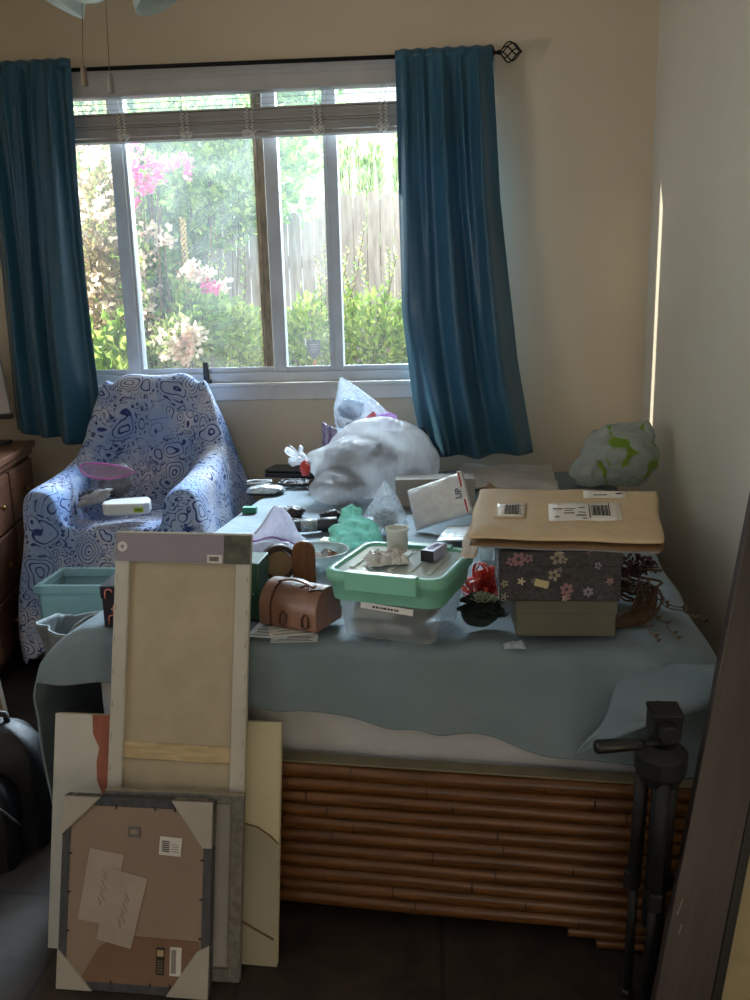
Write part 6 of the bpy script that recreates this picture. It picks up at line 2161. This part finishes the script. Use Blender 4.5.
# grapevine wreath -----------------------------------------------------------------------
M_vine = mat('dry_grapevine', (104, 78, 52), 0.85, c2=(70, 50, 34), vscale=30, bump=0.4)
wr = thing('grapevine_wreath', 'dry grapevine wreath lying flat on the bed around the olive box', 'wreath', (0.375, 1.835, ZB + 0.002))
r = random.Random(12)
for k in range(26):
    ph0, R0 = r.uniform(0, 6.28), 0.098 + r.uniform(-0.022, 0.022)
    z0, wob = r.uniform(0.012, 0.062), r.uniform(0.006, 0.016)
    f1, f2 = r.randint(2, 4), r.randint(5, 8)
    pts = []
    for j in range(60):
        a = 2 * PI * j / 60
        front = max(0, -math.sin(a + 0.55)) ** 0.8      # flattened where the boxes press on it
        R = R0 + wob * math.sin(f1 * a + ph0) + 0.004 * math.sin(f2 * a)
        z = (z0 + wob * math.cos(f1 * a + ph0 * 2)) * (1 - 0.97 * min(1, front * 1.6)) + 0.002
        x = R * math.cos(a)
        y = R * math.sin(a) + 0.012 * max(0, -math.sin(a))
        pts.append((x * 1.02, y, max(0.001, min(z, 0.08))))
    MB().tube(pts, 0.0020 + 0.0008 * (k % 3), 6, closed=True).build('vine_strand', M_vine, wr, smooth=True)
cr = []
for (x, y, dx, dy, L_) in ((0.10, -0.02, 0.10, -0.06, 0.12), (0.085, -0.08, 0.03, -0.10, 0.12), (0.11, 0.02, 0.09, -0.10, 0.15), (0.05, -0.115, 0.02, -0.08, 0.09)):
    m = MB()
    pts = [(x + dx * t / 12 + 0.006 * math.sin(t * 1.3), y + dy * t / 12, 0.03 * (1 - t / 12) + 0.004 + 0.004 * math.sin(t)) for t in range(13)]
    m.tube(pts, 0.0012, 6)
    for t in (4, 7, 10, 12):
        p = Vector(pts[t])
        m.ball(p + Vector((0.003, 0.002, 0.003)), 0.0032, 8, 6)
        m.tube([p, p + Vector((0.012, 0.008, 0.004))], 0.0008, 5)
    m.build('tendril', M_vine, wr, smooth=True)

# dried dark red spray on the wreath
M_burg = mat('burgundy_dried_petals', (84, 44, 50), 0.7, c2=(44, 26, 34), vscale=60)
q = atY(636, 584, 1.86)
sp = thing('dried_spray', 'spray of dried burgundy flowers lying on the right of the wreath', 'dried flowers', (q.x - 0.01, 1.84, ZB + 0.082))
r = random.Random(15)
m = MB()
for k in range(220):
    v = rv(r)
    p = Vector((v.x * 0.052, v.y * 0.035, 0.022 + v.z * 0.022))
    leaf(m, p, rv(r), rv(r), 0.014, 0.009)
m.build('petals', M_burg, sp)
m = MB()
for k in range(9):
    a = r.uniform(-0.7, 0.7)
    m.tube([(-0.05, -0.01 + 0.004 * k - 0.016, 0.006), (0.0, 0.01 * a, 0.018), (0.055, 0.04 * a, 0.015 + 0.01 * r.random())], 0.0014, 5)
m.build('stems', M_vine, sp)

# fabric roses, red ribbon, clear scrap ------------------------------------------------------


def rose(mb, c, R, seed, n=3):
    r = random.Random(seed)
    for ringi in range(n):
        cnt_ = 3 + 2 * ringi
        for k in range(cnt_):
            a = 2 * PI * k / cnt_ + ringi * 0.6 + r.uniform(-0.15, 0.15)
            rad = R * (0.25 + 0.75 * ringi / (n - 1))
            wid = R * (0.55 + 0.35 * ringi / n)
            ht_ = R * (1.05 - 0.28 * ringi)

            def f(s, t, a=a, rad=rad, wid=wid, ht_=ht_):
                an = a + (s - 0.5) * wid / max(rad, 0.3 * R) * 1.4
                rr = rad * (0.35 + 0.65 * t) + 0.12 * R * t * t
                return (c[0] + rr * math.cos(an), c[1] + rr * math.sin(an), c[2] + ht_ * (t - 0.2 * t ** 3) * (1 - 0.5 * (2 * s - 1) ** 2) - R * 0.1)
            mb.surf(7, 6, f)
    return mb


q = onbed(492, 636)
M_dkg = mat('dark_green_cloth_petals', (38, 54, 48), 0.8, var=0.2, vscale=20)
M_crm = mat('cream_cloth_petals', (168, 176, 154), 0.8, var=0.12, vscale=20)
br = thing('cloth_roses', 'bunch of dark green and cream cloth roses left of the olive box', 'cloth roses', (q.x - 0.024, q.y + 0.045, ZB + 0.004))
m = MB().ico((0, 0.0, 0.03), (0.04, 0.035, 0.03), 91, 0.1, 2, 3, flat=0.0)
m.build('green_base', M_dkg, br, smooth=True)
rr_ = random.Random(31)
for k in range(19):
    an, el = k * 2.4, 0.15 + 1.35 * (k / 18)
    cx_, cy_, cz_ = 0.040 * math.cos(an) * math.cos(el), 0.036 * math.sin(an) * math.cos(el), 0.018 + 0.048 * math.sin(el)
    pale = k > 12 and math.sin(an) < 0.6
    rose(MB(), (cx_ + 0.004, cy_, cz_), 0.0165 + 0.004 * rr_.random(), k).build('rose', M_crm if pale else M_dkg, br, smooth=True, solid=0.0010)
q = onbed(484, 600)
rb = thing('ribbon_bow', 'curled red ribbon bow between the storage box and the floral box', 'ribbon', (q.x + 0.004, q.y + 0.03, ZB + 0.002))
M_ribbon = mat('red_satin_ribbon', (222, 74, 62), 0.35, var=0.12, vscale=30)
r = random.Random(20)
for k in range(38):
    a = r.uniform(0, 6.28)
    el = r.uniform(0.1, 1.5)
    R = r.uniform(0.024, 0.034)
    d = Vector((math.cos(a) * math.cos(el), math.sin(a) * math.cos(el), math.sin(el)))
    s_ = d.cross(Vector((0, 0, 1))).normalized()
    up = s_.cross(d)

    def f(s, t, d=d, s_=s_, R=R, up=up):
        an = 2 * PI * s
        p = d * (R * (1 - math.cos(an)) * 1.15) + up * (R * 0.6 * math.sin(an)) + s_ * (t - 0.5) * 0.012
        return (p.x, p.y, max(0.001, p.z + 0.006))
    MB().surf(18, 3, f).build('ribbon_loop', M_ribbon, rb, smooth=True, solid=0.0008)
q = onbed(515, 648)
tag(MB().surf(16, 10, crumple(0.022, 0.012, 6, 0.012)).build('plastic_scrap', film('clear_scrap_film', (214, 226, 236), clear=0.25, bump=0.6), smooth=True, solid=0.0008), 'scrap of clear plastic in front of the olive box corner', 'plastic scrap').location = (q.x, q.y + 0.004, ZB - 0.001)
q = onbed(487, 562)
jr = thing('small_jar', 'small clear jar with a pink cap behind the red ribbon bow', 'jar', (q.x, q.y + 0.02, ZB + 0.001))
MB().lathe([(0.0, 0), (0.016, 0), (0.018, 0.003), (0.018, 0.034), (0.013, 0.04), (0.0, 0.04)], 22).build('jar_body', M_glass, jr, smooth=True)
MB().lathe([(0.0, 0.055), (0.014, 0.055), (0.0145, 0.04), (0.0, 0.0398)], 22).build('jar_cap', mat('pink_cap', (206, 120, 140), 0.4), jr, smooth=True)

# ------------------------------------------------------------------ tripod and leaning boards at the right
trp = thing('tripod', 'folded black tripod with a pan handle standing at the right front corner of the bed', 'tripod', M=Matrix.Translation((0, 0, 0)))
b0 = atZ(640, 1003, 0.0)
t0 = atY(676, 716, 1.36)
axd = (t0 - b0)
M_trip = mat('black_tripod_metal', (5, 6, 8), 0.65, var=0.15)
trp.matrix_world = axes(b0, Vector((1, 0, 0)), axd)
Lh = axd.length
for k in range(3):
    a = 2 * PI * k / 3 + 0.5
    d = Vector((math.cos(a), math.sin(a), 0))
    lg = MB().tube([d * 0.028 + Vector((0, 0, 0.02)), d * 0.030 + Vector((0, 0, Lh * 0.48))], 0.009, 12)
    lg.tube([d * 0.030 + Vector((0, 0, Lh * 0.42)), d * 0.030 + Vector((0, 0, Lh * 0.86))], 0.0125, 12)
    lo_ = lg.build('leg', M_trip, trp, smooth=True)
    MB().ball(d * 0.028 + Vector((0, 0, 0.013)), (0.013, 0.013, 0.013), 12, 8).build('rubber_foot', M_blkp, lo_, smooth=True)
    MB().box(d * 0.036 + Vector((0, 0, Lh * 0.44)), (0.024, 0.024, 0.04), (0, 0, a)).build('leg_clamp', M_trip, lo_, bevel=0.004)
MB().cyl((0, 0, Lh * 0.30), (0, 0, Lh * 0.98), 0.011).build('centre_column', M_trip, trp, smooth=True)
MB().lathe([(0.0, Lh * 0.80), (0.035, Lh * 0.80), (0.045, Lh * 0.84), (0.045, Lh * 0.89), (0.025, Lh * 0.92), (0.0, Lh * 0.92)], 24).build('shoulder', M_trip, trp, bevel=0.002)
hd = MB().box((0, 0, Lh * 0.985), (0.05, 0.05, 0.05)).box((0, 0, Lh * 1.015), (0.055, 0.05, 0.012))
hd.cyl((-0.0, -0.045, Lh * 0.98), (0, 0.045, Lh * 0.98), 0.018)
hd.build('pan_head', M_trip, trp, bevel=0.004)
inv = trp.matrix_world.inverted()
h0, h1, h2 = inv @ atY(668, 742, 1.34), inv @ atY(640, 744, 1.33), inv @ atY(595, 747, 1.315)
ha = MB().tube([h0, h1], 0.0055, 10)
ho = ha.build('pan_handle', M_trip, trp, smooth=True)
MB().tube([h1 + (h0 - h1) * 0.1, h1, h2 + (h1 - h2) * 0.06, h2], [0.008, 0.0105, 0.0125, 0.009], 16).build('grip', M_blkp, ho, smooth=True)

M_plank = wood_mat('dark_stained_board', (70, 61, 60), (55, 48, 48), (12, 12, 0.9))
Pb = atY(655, 1000, 1.30)
dirv = Vector((0.2, 0.215, 1)).normalized()
base_ = Pb + dirv * (-Pb.z / dirv.z)
wd = (atY(712, 1000, 1.30) - Pb).length
xv = Vector((1, 0.04, -0.2))
MP = axes(base_, xv - dirv * xv.dot(dirv), dirv)
plk = thing('leaning_board', 'long dark brown board with a black edge leaning at the right, nearest the camera', 'board', M=MP)
PL = 2.22
MB().span((0, 0, 0), (wd, 0.02, PL)).build('board', M_plank, plk, bevel=0.002)
MB().span((wd, -0.001, 0), (wd + 0.018, 0.022, PL)).build('black_edging', M_blkp, plk, bevel=0.002)
sc_ = MB()
for (x, z, l_) in ((0.012, 0.30, 0.03), (0.02, 0.26, 0.02), (0.08, 0.10, 0.015), (0.078, 0.08, 0.012)):
    sc_.box((x, -0.0003, z), (0.0022, 0.0008, l_), (0, 0.15, 0))
sc_.build('scratches', mat('pale_scratch', (122, 110, 104), 0.6), plk)
cbp = MP @ Vector((wd + 0.020, 0.03, 0.0))
ccp = thing('cream_board', 'cream panel leaning just behind the black edge of the dark board at the right', 'panel', M=axes(Vector((cbp.x + 0.012, cbp.y + 0.012, 0.056)), xv - dirv * xv.dot(dirv), dirv))
MB().span((0.0, 0, 0), (0.24, 0.016, 0.42)).build('panel', mat('cream_panel', (170, 158, 126), 0.7), ccp, bevel=0.003)
MB().span((0.0, -0.002, 0.40), (0.24, 0.018, 0.425)).build('panel_cap', mat('cream_panel', (170, 158, 126), 0.7), ccp, bevel=0.003)
# ------------------------------------------------------------------ daylight and added fill lamps
world = bpy.data.worlds.new('sky')
SC.world = world
world.use_nodes = True
wt = world.node_tree
bg = wt.nodes['Background']
bg.inputs['Color'].default_value = (0.80, 0.90, 1.0, 1)
bg.inputs['Strength'].default_value = 0.8


def light(name, kind, loc, target, energy, col, **kw):
    d = bpy.data.lights.new(name, kind)
    d.energy = energy
    d.color = col
    for k, v in kw.items():
        setattr(d, k, v)
    o = bpy.data.objects.new(name, d)
    COL.objects.link(o)
    o.location = loc
    o.rotation_euler = (Vector(target) - Vector(loc)).to_track_quat('-Z', 'Y').to_euler()
    return o


# low sun from the left, almost along the window wall
light('sun', 'SUN', (-8, 4.9, 6), (-8 + 1.0, 4.9 - 0.22, 6 - 0.42), 8.0, (1.0, 0.90, 0.74), angle=math.radians(0.6))
# area lamp added to boost the sky's light through the window
light('sky_boost', 'AREA', (0.3, YW + 8.5, 7.3), (-0.5, 2.2, 0.8), 7600.0, (0.72, 0.87, 1.0), shape='RECTANGLE', size=9.0, size_y=6.0)
# added fill lamp shining up through the made-up opening in the left wall
light('side_fill', 'AREA', (XL - 1.2, 0.35, 0.95), (0.9, 1.7, 2.2), 62.0, (1.0, 0.965, 0.92), shape='RECTANGLE', size=2.2, size_y=0.9)
# added fill lamp, out of view behind the camera beyond the doorway
light('rear_fill', 'AREA', (-0.2, YB - 1.9, 1.7), (-0.2, 3, 3.2), 7.0, (1.0, 0.93, 0.82), shape='RECTANGLE', size=1.6, size_y=1.2)

SC.view_settings.view_transform = 'Standard'
SC.view_settings.look = 'None'
SC.view_settings.gamma = 1.0
SC.view_settings.use_curve_mapping = False
SC.view_settings.exposure = 1.2
SC.cycles.max_bounces = 10
SC.cycles.diffuse_bounces = 6
SC.cycles.transparent_max_bounces = 24
SC.cycles.use_denoising = True
SC.cycles.sample_clamp_indirect = 6.0
